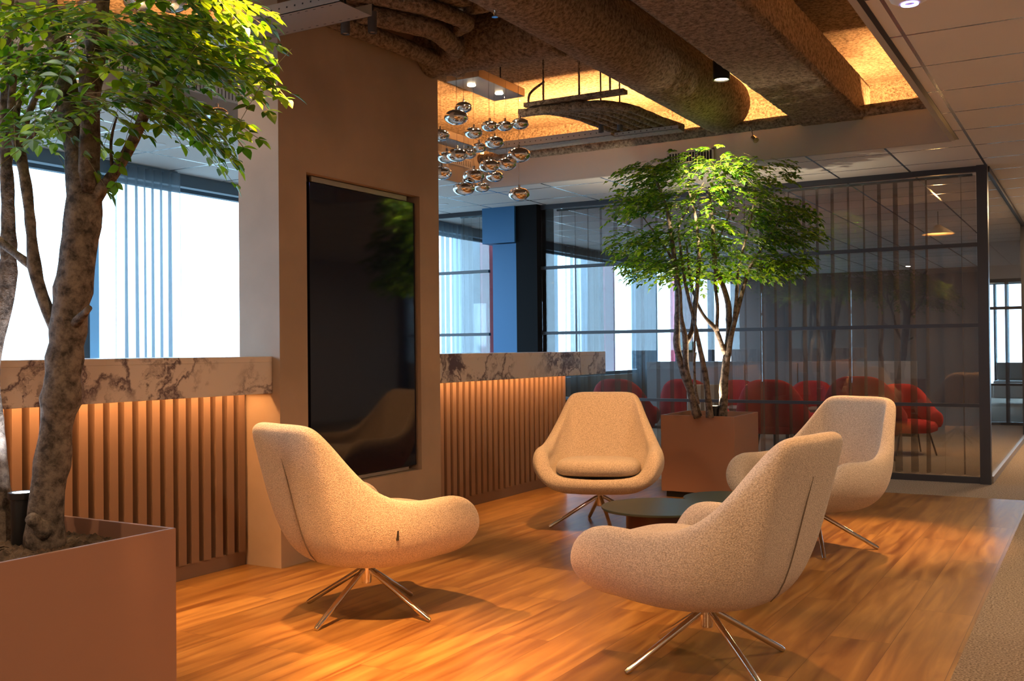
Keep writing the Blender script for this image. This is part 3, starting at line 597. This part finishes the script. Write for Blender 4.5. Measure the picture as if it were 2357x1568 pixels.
NEAR_SHEETS=[([(-2.438, 1.875, 1.966), (-2.177, 1.968, 1.961), (-1.904, 2.034, 1.871)], 60, 0.029), ([(-2.458, 1.92, 2.068), (-2.197, 1.955, 2.039), (-2.036, 2.048, 2.008)], 55, 0.032), ([(-2.461, 1.92, 1.851), (-2.22, 1.944, 1.824), (-2.039, 1.992, 1.733)], 44, 0.022), ([(-2.179, 1.968, 1.788), (-2.08, 1.968, 1.734), (-2.034, 1.995, 1.686)], 7, 0.017), ([(-2.545, 1.928, 2.009), (-2.699, 1.896, 2.006), (-2.822, 1.826, 1.975)], 34, 0.032), ([(-2.522, 1.882, 2.093), (-2.619, 1.826, 2.101), (-2.726, 1.764, 2.108)], 34, 0.032), ([(-2.624, 1.942, 1.845), (-2.803, 1.953, 1.83), (-2.919, 1.887, 1.805)], 22, 0.027), ([(-2.691, 1.903, 1.794), (-2.669, 1.916, 1.768), (-2.656, 1.924, 1.749)], 2, 0.005), ([(-1.89, 1.557, 1.861), (-1.929, 1.418, 1.877), (-2.003, 1.376, 1.869)], 5, 0.024), ([(-2.111, 1.66, 1.852), (-2.046, 1.698, 1.819), (-2.028, 1.709, 1.797)], 3, 0.017), ([(-2.546, 1.987, 1.799), (-2.502, 2.013, 1.766), (-2.508, 2.009, 1.741)], 3, 0.012), ([(-2.631, 2.167, 2.001), (-2.566, 2.319, 2.055), (-2.444, 2.39, 2.082)], 30, 0.027), ([(-2.435, 1.932, 2.179), (-2.143, 1.985, 2.141), (-2.051, 2.039, 2.092)], 30, 0.024)]
GLOBES=[(-4.036, 6.306, 2.913, 0.0577), (-3.741, 5.751, 2.695, 0.0734), (-3.914, 6.246, 2.699, 0.06), (-3.871, 6.402, 2.773, 0.0577), (-3.774, 6.458, 2.772, 0.0545), (-3.677, 6.515, 2.787, 0.0593), (-3.979, 5.909, 2.63, 0.0609), (-3.94, 6.364, 2.614, 0.0529), (-3.65, 6.1, 2.575, 0.0609), (-3.942, 5.932, 2.474, 0.0609), (-3.739, 5.755, 2.44, 0.0646), (-4.01, 6.324, 2.57, 0.0545), (-3.832, 5.702, 2.32, 0.0646), (-3.562, 5.881, 2.368, 0.0619), (-3.46, 5.939, 2.379, 0.0619), (-3.378, 5.963, 2.436, 0.072), (-3.642, 5.812, 2.298, 0.0676), (-3.843, 6.423, 2.401, 0.0593), (-3.701, 5.779, 2.213, 0.0676), (-3.927, 6.375, 2.322, 0.0545), (-3.379, 5.966, 2.171, 0.0646)]
GLOBES_NEAR=[(-4.62, 3.541, 2.981, 0.0531), (-4.474, 3.738, 3.019, 0.0705), (-4.317, 3.829, 3.01, 0.0705), (-4.62, 4.443, 2.571, 0.0607), (-4.62, 3.103, 2.547, 0.0557), (-4.62, 3.409, 2.745, 0.0587), (-4.62, 3.859, 2.879, 0.063), (-4.613, 4.373, 3.222, 0.0654), (-4.62, 4.429, 2.911, 0.0606), (-4.62, 4.0, 2.724, 0.052), (-4.62, 3.486, 2.593, 0.0457), (-4.62, 3.127, 2.812, 0.0517), (-4.62, 3.245, 2.471, 0.0483)]

# near tree
t = thing('indoor_tree', 'large leafy tree with thick bark trunk standing in the left foreground planter', 'tree', (-2.62, 1.85, .55))
def local(o, t):
    o.parent = t; o.matrix_parent_inverse = Matrix.Translation(-t.location); return o
local(stems_mesh(NEAR_TRUNK, 5, 18).build('trunk', M_bark, None, True), t)
local(stems_mesh(NEAR_SECOND, 40, 14).build('trunk', M_bark, None, True), t)
rng = random.Random(11)
lm = MB(); tw = MB()
for pts, n, th in NEAR_SHEETS:
    A, B, D = [Vector(p) for p in pts]
    n = int(n*1.35) if n > 10 else n
    for k in range(n):
        f = (k+rng.random())/n*.92
        p = A.lerp(B, f*2) if f < .5 else B.lerp(D, f*2-1)
        dd = (B-A if f < .5 else D-B).normalized()
        dp = rng.uniform(-.42, .42); lt = rng.uniform(-.09, .09); ray = (p-Vector((0, 0, 1.12))).normalized(); sd = Vector((ray.y, -ray.x, 0)).normalized(); q = p+ray*dp+sd*lt+Vector((0, 0, rng.uniform(-th, th)*(1-.4*f)))
        ang = rng.uniform(-.9, .9)*(1-.5*f)+ (PI if rng.random() < .08 else 0)
        d2 = Vector((dd.x*math.cos(ang)-dd.y*math.sin(ang), dd.x*math.sin(ang)+dd.y*math.cos(ang), dd.z*.6+rng.uniform(-.15, .12)))
        L = rng.uniform(.15, .21)
        if (q-Vector((0, 0, 1.12))).length < 1.9: continue
        frond(lm, tw, q-d2.normalized()*L*.5, d2, L, rng.choice((5, 6, 6)), rng.uniform(.036, .047), rng.uniform(.1, .5), rng, 3.1, True)
lf = local(lm.build('foliage', M_leaf), t)
local(tw.build('twigs', simple('green_twig', (.16, .13, .05), .7)), t)
# far tree
t = thing('indoor_tree', 'slender many stemmed leafy tree in the planter before the glass partition', 'tree', (-2.58, 7.5, .55))
for k, st in enumerate(FAR_STEMS): local(stems_mesh(st, 70+10*k, 10).build('stem', M_bark, None, True), t)
rng = random.Random(23); lm = MB(); tw = MB()
C0 = Vector((-2.56, 7.45, 0)); vw = Vector((-.5, .866, 0)); rt = Vector((.866, .5, 0))
for (x, y, z, ru, rz) in FAR_PADS:
    for k in range(95):
        a = rng.random()*2*PI; rr = math.sqrt(rng.random())
        q = Vector((x, y, z))+rt*ru*rr*math.cos(a)+vw*.42*rr*math.sin(a)+Vector((0, 0, rng.uniform(-rz, rz)))
        out = Vector((q.x-C0.x, q.y-C0.y, 0)); out = out.normalized()+Vector((rng.uniform(-.6, .6), rng.uniform(-.6, .6), rng.uniform(-.2, .25)))
        zm = 2.66 if q.y < 7.62 else 2.54
        L = rng.uniform(.12, .18)
        if q.y > 7.62 and q.y < 7.95 and q.z > 2.45: continue
        frond(lm, tw, q-out.normalized()*L*.4, out, L, rng.choice((4, 5, 5)), rng.uniform(.038, .052), rng.uniform(.15, .55), rng, zm)
local(lm.build('foliage', M_leaf), t)
local(tw.build('twigs', MATS['green_twig']), t)

# ------------------------------------------------------------------ open coffer: ducts, trays, pipes
def rough(o, strength=.012, size=.035, sub=0):
    tx = bpy.data.textures.get('spray') or bpy.data.textures.new('spray', 'CLOUDS'); tx.noise_scale = size
    md = o.modifiers.new('spray', 'DISPLACE'); md.texture = tx; md.strength = strength; md.texture_coords = 'LOCAL'; md.mid_level = .5
    return o
def dense_tube(a, b, r, n=48, step=.03):
    A, B = Vector(a), Vector(b); k = max(2, int((B-A).length/step)); return MB().tube([A.lerp(B, i/k) for i in range(k+1)], r, n)
def duct(a, b, r, label, name='air_duct'):
    o = dense_tube(a, b, r).build(name, M_spray, None, True); rough(o); tag(o, label, 'duct'); return o
duct((-2.50, .4, 3.0), (-2.50, 7.62, 3.0), .22, 'round sprayed duct running toward us left of the flat bottomed duct')
duct((-3.655, 5.32, 3.03), (-2.72, 5.32, 3.03), .175, 'sprayed duct crossing from the pillar to the long round duct')
def sweep(pts, r, label, name='sprayed_pipe', grp=None, n=16):
    V = [Vector(p) for p in pts]; out = []
    for i in range(len(V)-1):
        k = max(1, int((V[i+1]-V[i]).length/.03)); out += [V[i].lerp(V[i+1], j/k) for j in range(k)]
    out.append(V[-1])
    for _ in range(6): out = [out[0]]+[(out[i-1]+out[i]*2+out[i+1])/4 for i in range(1, len(out)-1)]+[out[-1]]
    o = MB().tube(out, r, n).build(name, M_spray, None, True); rough(o, .010, .02); tag(o, label, 'pipe', grp); return o
def dense_box(x0, x1, y0, y1, z0, z1, st=.04):
    bm = bmesh.new(); bmesh.ops.create_cube(bm, size=1)
    for v in bm.verts: v.co = Vector((x0+(x1-x0)*(v.co.x+.5), y0+(y1-y0)*(v.co.y+.5), z0+(z1-z0)*(v.co.z+.5)))
    bmesh.ops.bevel(bm, geom=[e for e in bm.edges], offset=.02, segments=3, affect='EDGES')
    for ax in (0, 1, 2):
        lo = (x0, y0, z0)[ax]; hi = (x1, y1, z1)[ax]; n = int((hi-lo)/st)
        for i in range(1, n):
            no = [0, 0, 0]; no[ax] = 1; co = [0, 0, 0]; co[ax] = lo+(hi-lo)*i/n
            bmesh.ops.bisect_plane(bm, geom=bm.verts[:]+bm.edges[:]+bm.faces[:], plane_co=co, plane_no=no)
    return bm
def from_bm(bm, name, mat):
    me = bpy.data.meshes.new(name); bm.to_mesh(me); bm.free(); me.materials.append(mat)
    for p in me.polygons: p.use_smooth = True
    o = bpy.data.objects.new(name, me); C.objects.link(o); return o
o = from_bm(dense_box(-1.95, -1.47, .5, 8.0, 2.80, 3.10), 'air_duct', M_spray); rough(o); tag(o, 'flat bottomed sprayed duct with its right side lit orange', 'duct')
o = from_bm(dense_box(-3.55, -2.95, 3.0, 4.75, 3.02, 3.25), 'air_duct', M_spray); rough(o); tag(o, 'dark rectangular sprayed duct above the face of the pillar', 'duct')
sweep([(-4.7, 7.60, 2.80), (-3.4, 7.60, 2.80), (-2.2, 7.62, 2.815), (-.93, 7.62, 2.83)], .042, 'long sprayed pipe along the far edge of the open ceiling')
GP = 'bent sprayed pipes above the pillar'
sweep([(-3.5, 4.4, 2.98), (-3.2, 4.7, 2.92), (-3.3, 5.1, 2.92), (-3.6, 5.3, 2.98)], .055, 'looped sprayed pipe hanging above the top right corner of the pillar', grp=GP)
sweep([(-3.45, 4.1, 3.02), (-3.1, 4.5, 2.97), (-3.05, 4.85, 2.97), (-3.3, 5.0, 3.0)], .045, 'inner sprayed pipe bend between pillar top and round duct', grp=GP)
sweep([(-3.6, 4.2, 2.93), (-3.5, 4.9, 2.90), (-3.55, 5.5, 2.93)], .05, 'short sprayed pipe running along the pillar top', grp=GP)
for i, (y, z) in enumerate(((4.35, 3.05), (4.62, 3.12), (4.88, 3.08))):
    sweep([(-3.1, y, z), (-2.75, y+.02, z), (-2.72, y+.02, z+.1)], .05, ('nearest', 'middle', 'farthest')[i]+' of three short sprayed stubs left of the round duct', grp=GP)
# cluster of bent conduits
GC = 'bundle of sprayed conduits at the far end of the coffer'
for i in range(6):
    x = -3.58+.09*i
    sweep([(x-.22, 6.72, 2.92), (x, 6.76+.01*i, 2.925), (x+.16, 6.95, 2.90), (x+.28, 7.3, 2.85), (x+.34, 7.5, 2.84)], .031, '%s sprayed conduit in the bent bundle at the far end of the coffer' % ('leftmost', 'second from left', 'third from left', 'third from right', 'second from right', 'rightmost')[i], 'conduit', GC, 10)
tag(MB().box(-3.75, -2.93, 6.70, 6.78, 2.96, 2.99).build('pipe_hanger', M_spray), 'sprayed flat bracket carrying the bent conduits', 'bracket')
for i, x in enumerate((-3.6, -3.3, -3.05)): tag(MB().tube([(x, 6.74, 2.99), (x, 6.74, ZD)], .008, 8).build('threaded_rod', M_spray), ('left', 'middle', 'right')[i]+' threaded rod above the bent conduits', 'rod', 'threaded rods over the conduits')
sweep([(-3.75, 6.9, 2.95), (-3.82, 6.9, 3.0), (-3.84, 6.92, 3.12), (-3.7, 6.95, 3.2)], .009, 'thin looping cable at the left end of the conduit bundle', 'cable')
# perforated cable trays
def tray(p0, p1, w, h, label, axis):
    t = thing('cable_tray', label, 'cable tray', p0, 0, 'perforated cable trays'); L = (Vector(p1)-Vector(p0)).length
    def bx(m, a0, a1, b0, b1, c0, c1):
        return m.box(a0, a1, b0, b1, c0, c1) if axis == 'x' else m.box(b0, b1, a0, a1, c0, c1)
    m = MB(); bx(m, 0, L, 0, w, 0, .003); bx(m, 0, L, 0, .003, 0, h); bx(m, 0, L, w-.003, w, 0, h); m.build('channel', M_tray, t)
    s = MB(); n = int(L/.05)
    for k in range(n):
        a = .02+k*.05
        bx(s, a, a+.008, -.0008, .0002, h*.45, h*.45+.008); bx(s, a, a+.014, .02, .024, -.0008, .0002); bx(s, a, a+.014, w-.03, w-.026, -.0008, .0002)
    s.build('perforation', M_black, t)
    tag([c for c in t.children if c.name.startswith('perforation')][0], None, None, None, 'stuff')
tray((-4.7, 3.70, 2.755), (-3.05, 3.70, 2.755), .245, .06, 'perforated metal cable tray crossing in front of the pillar top', 'x')
tray((-4.45, 7.30, 2.80), (-3.30, 7.30, 2.80), .20, .06, 'gold lit perforated cable tray at the far end of the coffer', 'x')
tray((-3.28, 7.32, 2.79), (-2.75, 7.32, 2.79), .14, .03, 'short plain cable tray right of the gold lit tray', 'x')
tray((-4.62, 5.6, 2.80), (-4.62, 7.28, 2.80), .18, .06, 'cable tray along the window side of the coffer', 'y')
def grille(x0, x1, y0, y1, z0, z1, label, n, axis):
    t = thing('air_grille', label, 'air vent', (x0, y0, z0)); 
    if axis == 'x':
        MB().box(0, x1-x0, 0, .012, 0, .012).box(0, x1-x0, 0, .012, z1-z0-.012, z1-z0).box(0, .012, 0, .012, 0, z1-z0).box(x1-x0-.012, x1-x0, 0, .012, 0, z1-z0).build('frame', M_fascia, t)
        MB().box(0, x1-x0, .012, .0145, 0, z1-z0).build('backing', M_black, t)
        m = MB()
        for k in range(n): a = (x1-x0)*(k+.5)/n; m.box(a-.004, a+.004, .001, .011, .012, z1-z0-.012)
        m.build('louvre', M_fascia, t)
    else:
        MB().box(0, .012, 0, y1-y0, 0, z1-z0).build('frame', simple('white_grille', (.7, .72, .74), .5), t)
        m = MB()
        for k in range(n): a = (y1-y0)*(k+.5)/n; m.box(.012, .0135, a-.003, a+.003, .012, z1-z0-.012)
        tag(m.build('louvre', M_black, t), kind='stuff')
grille(-3.02, -2.63, 7.783, 7.8, 2.61, 2.71, 'grey louvred air vent above the crown of the far tree', 16, 'x')
grille(-4.8, -4.8, 1.0, 7.6, 2.724, 2.80, 'long white linear air grille on the upstand above the window side', 220, 'y')

# ------------------------------------------------------------------ mirror pendants
def chandelier(cx, cy, cz, wx, wy, globes, label, lit):
    t = thing('pendant_cluster', label, 'pendant lamp', (cx, cy, cz), 0, 'mirror globe pendant clusters')
    MB().box(-wx/2, wx/2, -wy/2, wy/2, .0, .06).build('canopy', M_chromeC, t, bevel=.002)
    for sy in (-1, 1): MB().tube([(0, sy*wy*.3, .06), (0, sy*wy*.3, ZD-cz)], .006, 8).build('suspension_rod', M_black, t)
    for k, (x, y) in enumerate(lit):
        MB().lathe([(0, -.004), (.028, -.004), (.03, 0), (0, 0)], x, y, 20).build('bulb', emit('bulb', (1, .82, .55), 40), t)
        lamp('canopy_lamp', 'SPOT', (cx+x, cy+y, cz-.02), 9, (1, .72, .40), (0, 0, -1), spot_size=2.2, spot_blend=.5, shadow_soft_size=.02)
    for (x, y, z, r) in globes:
        n = 32; r *= 1.12; V = [(r*math.cos(a)*1.0, r*math.sin(a)*.61) for a in [(-PI/2)+PI*i/14 for i in range(15)]]
        g = MB().lathe([(max(0, p[0]), p[1]) for p in V], n=n).build('globe', M_mirror, t, True); g.location = (x-cx, y-cy, z-cz)
        cb = MB().tube([(0, 0, r*.61), (0, 0, cz-z)], .0010, 5).lathe([(0, r*.61-.002), (.009, r*.61-.002), (.009, r*.61+.02), (0, r*.61+.02)], n=10).build('cable', M_chrome, g)
M_chromeC = simple('satin_canopy', (.42, .34, .26), .38, 1)
chandelier(-3.80, 6.25, 3.0, .265, .65, GLOBES, 'cluster of flattened mirror globes hanging right of the pillar', [(-.03, -.16), (.02, .14)])
chandelier(-4.25, 3.55, 3.05, .30, .75, GLOBES_NEAR, 'cluster of flattened mirror globes behind the crown of the near tree', [(0, -.2), (0, .15)])

# ------------------------------------------------------------------ fittings
def can_light(x, y, z, r, h, label, lit=True, d=(0, 0, -1)):
    t = thing('spotlight', label, 'spotlight', (x, y, z), 0, 'small ceiling spotlights')
    MB().lathe([(0, h), (r, h), (r, 0), (r*.86, 0), (r*.80, .012), (0, .012)], n=28).build('housing', M_black if lit else simple('grey_can', (.08, .08, .09), .4), t, 'auto')
    MB().lathe([(0, .008), (r*.78, .008), (r*.78, .011), (0, .011)], n=20).build('lens', emit('spot_lens', (1, .80, .5), 25) if lit else simple('dull_lens', (.6, .5, .42), .4), t)
    MB().tube([(0, 0, h), (0, 0, ZD-z)], .006, 6).build('stem', M_black, t)
    t.rotation_euler = (0, 0, 0)
can_light(-3.383, 4.149, 2.775, .024, .11, 'left of the two grey can spotlights beside the pillar top', False)
can_light(-3.30, 4.27, 2.80, .024, .11, 'right of the two grey can spotlights beside the pillar top', False)
can_light(-2.10, 6.39, 2.86, .055, .16, 'black lit spotlight hanging between the two long ducts')
can_light(-3.32, 7.16, 2.80, .022, .09, 'left dark can spotlight under the conduit bundle', False)
can_light(-3.17, 7.18, 2.80, .022, .09, 'right dark can spotlight under the conduit bundle', False)
t = thing('spotlight', 'small tilted spotlight clipped below the far sprayed pipe', 'spotlight', (-2.23, 7.52, 2.70), 0)
MB().tube([(0, 0, .0), (.03, -.03, -.03)], .022, 16).build('head', M_chrome, t, 'auto'); MB().tube([(0, 0, 0), (-.02, 0, .08)], .005, 6).build('arm', M_chrome, t)
t = thing('smoke_detector', 'white round ceiling sensor with blue glowing ring near the top edge', 'sensor', (-.655, 4.43, ZC))
MB().lathe([(0, 0), (.085, 0), (.084, -.012), (.074, -.032), (.05, -.046), (0, -.050)], n=40).build('dome', M_white, t, 'auto')
MB().lathe([(.034, -.0485), (.034, -.053), (.028, -.053), (.028, -.0485)], n=40).build('ring', emit('ring_glow', (.45, .40, 1), 3), t)
t = thing('sprinkler', 'small steel sprinkler head under the long round duct', 'sprinkler', (-2.54, 4.26, 2.80))
MB().lathe([(0, -.05), (.016, -.05), (.016, -.047), (.004, -.045), (.003, -.02), (.010, -.01), (.010, .03), (0, .03)], n=16).build('head', M_chrome, t, 'auto')
MB().tube([(.0, .011, -.005), (0, .014, -.03), (0, .004, -.046)], .0018, 5).tube([(.0, -.011, -.005), (0, -.014, -.03), (0, -.004, -.046)], .0018, 5).build('arm', M_chrome, t)
for x, y, lb in ((-5.658, 4.891, 'recessed downlight in the tile ceiling beyond the near tree'), (-5.632, 8.406, 'recessed downlight in the tile ceiling right of the pillar')):
    t = thing('downlight', lb, 'downlight', (x, y, ZC), 0, 'recessed round downlights')
    MB().lathe([(.045, -.003), (.052, -.003), (.052, .0), (.045, .0)], n=32).build('trim_ring', M_white, t)
    MB().lathe([(0, -.002), (.045, -.002), (.045, 0), (0, 0)], n=32).build('lens', emit('dl', (1, .82, .74), 1.3), t)

# ------------------------------------------------------------------ behind the glass
def red_chair(x, y, b, s, label, group):
    t = thing('armchair', label, 'armchair', (x, y, 0), -math.radians(b), group); t.scale = (s, s, s)
    n = 28; V = []; F = []
    for i in range(n+1):
        a = math.radians(-125+250*i/n)            # wraps round the back
        cx, cy = math.sin(a)*.36, -math.cos(a)*.34
        h = .60+.36*math.exp(-(a/1.15)**4)
        o = Vector((math.sin(a), -math.cos(a), 0))
        th = .075
        ring = [(th, .36), (th*1.2, .36+(h-.36)*.5), (th*1.1, h-.06), (th*.5, h-.005), (-th*.5, h-.005), (-th*1.1, h-.06), (-th, .36+(h-.36)*.5), (-th*.8, .36)]
        V += [(cx+o.x*p, cy+o.y*p, z) for p, z in ring]
    k = 8
    for i in range(n):
        for j in range(k): F.append((i*k+j, i*k+(j+1) % k, (i+1)*k+(j+1) % k, (i+1)*k+j))
    F.append(tuple(range(k))); F.append(tuple(n*k+j for j in reversed(range(k))))
    MB().add(V, F).build('backrest', M_red, t, True, sub=1)
    MB().lathe([(0, .30), (.30, .30), (.37, .33), (.38, .40), (.34, .45), (.2, .47), (0, .475)], n=32).build('seat', M_red, t, True)
    for sx in (-1, 1):
        for sy in (-1, 1): MB().tube([(.2*sx, .2*sy, .31), (.27*sx, .27*sy, 0)], .012, 8).build('leg', M_black, t)
RG = 'red armchairs in the room behind the glass'
for x, y, b, s, lb in ((-4.45, 10.15, 0, 1.0, 'leftmost rounded red armchair behind the glass, next to the counter end'),
                       (-3.72, 10.3, 5, 1.0, 'rounded red armchair behind the glass, seen through the stems of the far tree'),
                       (-2.88, 10.3, -5, 1.0, 'rounded red armchair behind the glass, just right of the far planter'),
                       (-1.97, 10.2, 0, 1.05, 'rounded red armchair behind the glass, above the pale grey lounge chair'),
                       (-3.9, 12.1, 180, .9, 'farther red armchair behind the glass, between the two left backrests'),
                       (-2.95, 12.0, 180, .9, 'farther red armchair behind the glass, behind the right side of the far planter'),
                       (-1.72, 11.2, 150, .9, 'farther low red armchair at the right end behind the glass')):
    red_chair(x, y, b, s*.84, lb, RG)
for x, y, lb in ((-3.35, 11.2, 'left low table between the red armchairs'), (-2.45, 11.3, 'right low wooden table beside the red armchairs')):
    t = thing('side_table', lb, 'table', (x, y, 0), 0, 'low tables behind the glass')
    MB().box(-.35, .35, -.3, .3, .42, .45).build('tabletop', M_slat, t); 
    for sx in (-1, 1):
        for sy in (-1, 1): MB().tube([(.3*sx, .25*sy, .42), (.3*sx, .25*sy, 0)], .014, 8).build('leg', M_black, t)
t = thing('side_chair', 'small pale side chair behind the glass, left of the far planter', 'chair', (-3.35, 9.72, 0), .5)
MB().box(-.2, .2, -.2, .2, .40, .45).build('seat', M_white, t, bevel=.01); MB().box(-.2, .2, .17, .20, .45, .75).build('backrest', M_white, t, bevel=.01)
for sx in (-1, 1):
    for sy in (-1, 1): MB().tube([(.16*sx, .16*sy, .41), (.19*sx, .19*sy, 0)], .011, 8).build('leg', M_slat, t)
t = thing('low_cabinet', 'long grey cabinet at the far side of the room behind the glass', 'cabinet', (-3.9, 13.3, 0))
MB().box(-1.6, 1.9, 0, .45, .04, .93).build('body', M_cab, t, bevel=.004); MB().box(-1.58, 1.88, .02, .43, 0, .04).build('plinth', M_black, t)
for k in range(5): MB().box(-1.58+.70*k, -.90+.70*k, -.012, 0, .07, .91).build('door', M_cab, t, bevel=.003)
t = thing('grass_plant', 'small grassy plant on the grey cabinet seen past the left tree stems', 'plant', (-4.95, 13.5, .93))
MB().lathe([(0, 0), (.09, 0), (.11, .13), (.10, .13), (0, .11)], n=20).build('pot', M_cab, t)
rg = random.Random(4); m = MB()
for k in range(90):
    a = rg.random()*2*PI; l = rg.uniform(.12, .30); x, y = .06*math.cos(a)*rg.random(), .06*math.sin(a)*rg.random()
    e = (x+l*.8*math.cos(a), y+l*.8*math.sin(a), .11+l*.6); mid = (x+l*.3*math.cos(a), y+l*.3*math.sin(a), .11+l*.6)
    sx, sy = -.006*math.sin(a), .006*math.cos(a)
    m.add([(x-sx, y-sy, .10), (x+sx, y+sy, .10), (mid[0]+sx, mid[1]+sy, mid[2]), (mid[0]-sx, mid[1]-sy, mid[2]), e], [(0, 1, 2, 3), (3, 2, 4)])
m.build('foliage', M_leaf, t)
t = thing('hanging_lamp', 'beige cone pendant lamp in the room behind the right end of the glass', 'pendant lamp', (-1.49, 11.83, 2.33))
MB().lathe([(.02, .10), (.17, 0), (.168, -.004), (.015, .092)], n=36).build('shade', simple('beige_shade', (.8, .6, .42), .6), t, True); MB().tube([(0, 0, .1), (0, 0, ZC-2.33)], .004, 6).build('cord', M_black, t)
lamp('hanging_lamp_light', 'POINT', (-1.49, 11.83, 2.29), 14, WARM, shadow_soft_size=.04)
spot('meeting_spot_light', (-1.15, 9.9, 2.55), (-1.15, 9.4, 1.6), 6, 80)
spot('meeting_spot_light', (-2.4, 11.0, 2.55), (-2.4, 10.6, 0), 18, 100, 1)
spot('meeting_spot_light', (-3.9, 11.0, 2.55), (-3.9, 10.6, 0), 14, 100, 1, (1, .8, .6))

# corridor to the right of the partition
structure(MB().box(-.74, 3.2, 15.75, 15.8, 2.05, ZC).build('wall_corridor', M_paint), 'wall above the far glazed door')
gg = tag(bpy.data.objects.new('window_21', None), None, None, None, 'structure'); C.objects.link(gg); gg['label'] = 'far black framed glazing at the end of the corridor'
fm = MB()
for z0, z1 in ((2.0, 2.05), (1.62, 1.66), (.0, .04), (.55, .58)): fm.box(-1.2, 3.2, 15.75, 15.8, z0, z1)
for x in (-1.15, -.93, -.45, .5, 1.4): fm.box(x, x+.05, 15.74, 15.81, 0, 2.05)
fm.build('glazing_frame', M_frame, gg); MB().box(-1.1, 3.2, 15.77, 15.78, 0, 2.03).build('pane', M_glass, gg)
structure(MB().box(-6.75, 3.3, 24, 24.1, 0, .25).box(-6.75, 3.3, 24, 24.1, 2.42, ZD).build('wall_front', M_paint), 'far outer wall with windows')
g3 = tag(bpy.data.objects.new('window_22', None), None, None, None, 'structure'); C.objects.link(g3); g3['label'] = 'bright far windows at the end of the corridor'
fm = MB()
for x in range(-6, 4): fm.box(x+.35, x+.41, 23.98, 24.06, .25, 2.42)
fm.build('window_frame', M_frame, g3); MB().box(-6.7, 3.2, 24.03, 24.04, .25, 2.42).build('pane', M_glass, g3)
t = thing('bench_sofa', 'pale bench sofa under the far windows at the right edge', 'sofa', (-1.6, 21.5, 0))
MB().box(-1.3, 1.8, -.4, .4, .12, .45).build('seat', M_white, t, bevel=.03); MB().box(-1.3, 1.8, .3, .45, .45, .78).build('backrest', M_paint, t, bevel=.03)
structure(MB().box(-.6, -.55, 18, 24, 0, 0.01).build('trim_60', M_tray))

# cove light hidden on top of the coffer upstands
for x0, x1, e in ((-4.75, -1.0, 170),):
    lamp('cove_light', 'AREA', ((x0+x1)/2, 7.93, 2.72), e, WARM, (0, .35, 1), shape='RECTANGLE', size=x1-x0, size_y=.03)
lamp('cove_light', 'AREA', (-4.95, 4.4, 2.72), 60, WARM, (-.2, 0, 1), shape='RECTANGLE', size=6.6, size_y=.03)
lamp('cove_light', 'AREA', (-.80, 4.6, 2.72), 60, WARM, (.2, 0, 1), shape='RECTANGLE', size=6.2, size_y=.03)
# unseen warm fill lamps, added over the rest of the floor for bounce
for x, y, e in ((.8, .5, 40), (.6, 5.5, 25), (-.2, 10.8, 12), (-.2, 12, 25), (-3.0, -1.5, 25), (-5.6, 2, 6)):
    lamp('bounce_fill_lamp', 'AREA', (x, y, ZC-.01), e, (1, .66, .36), (0, 0, -1), shape='DISK', size=.12)
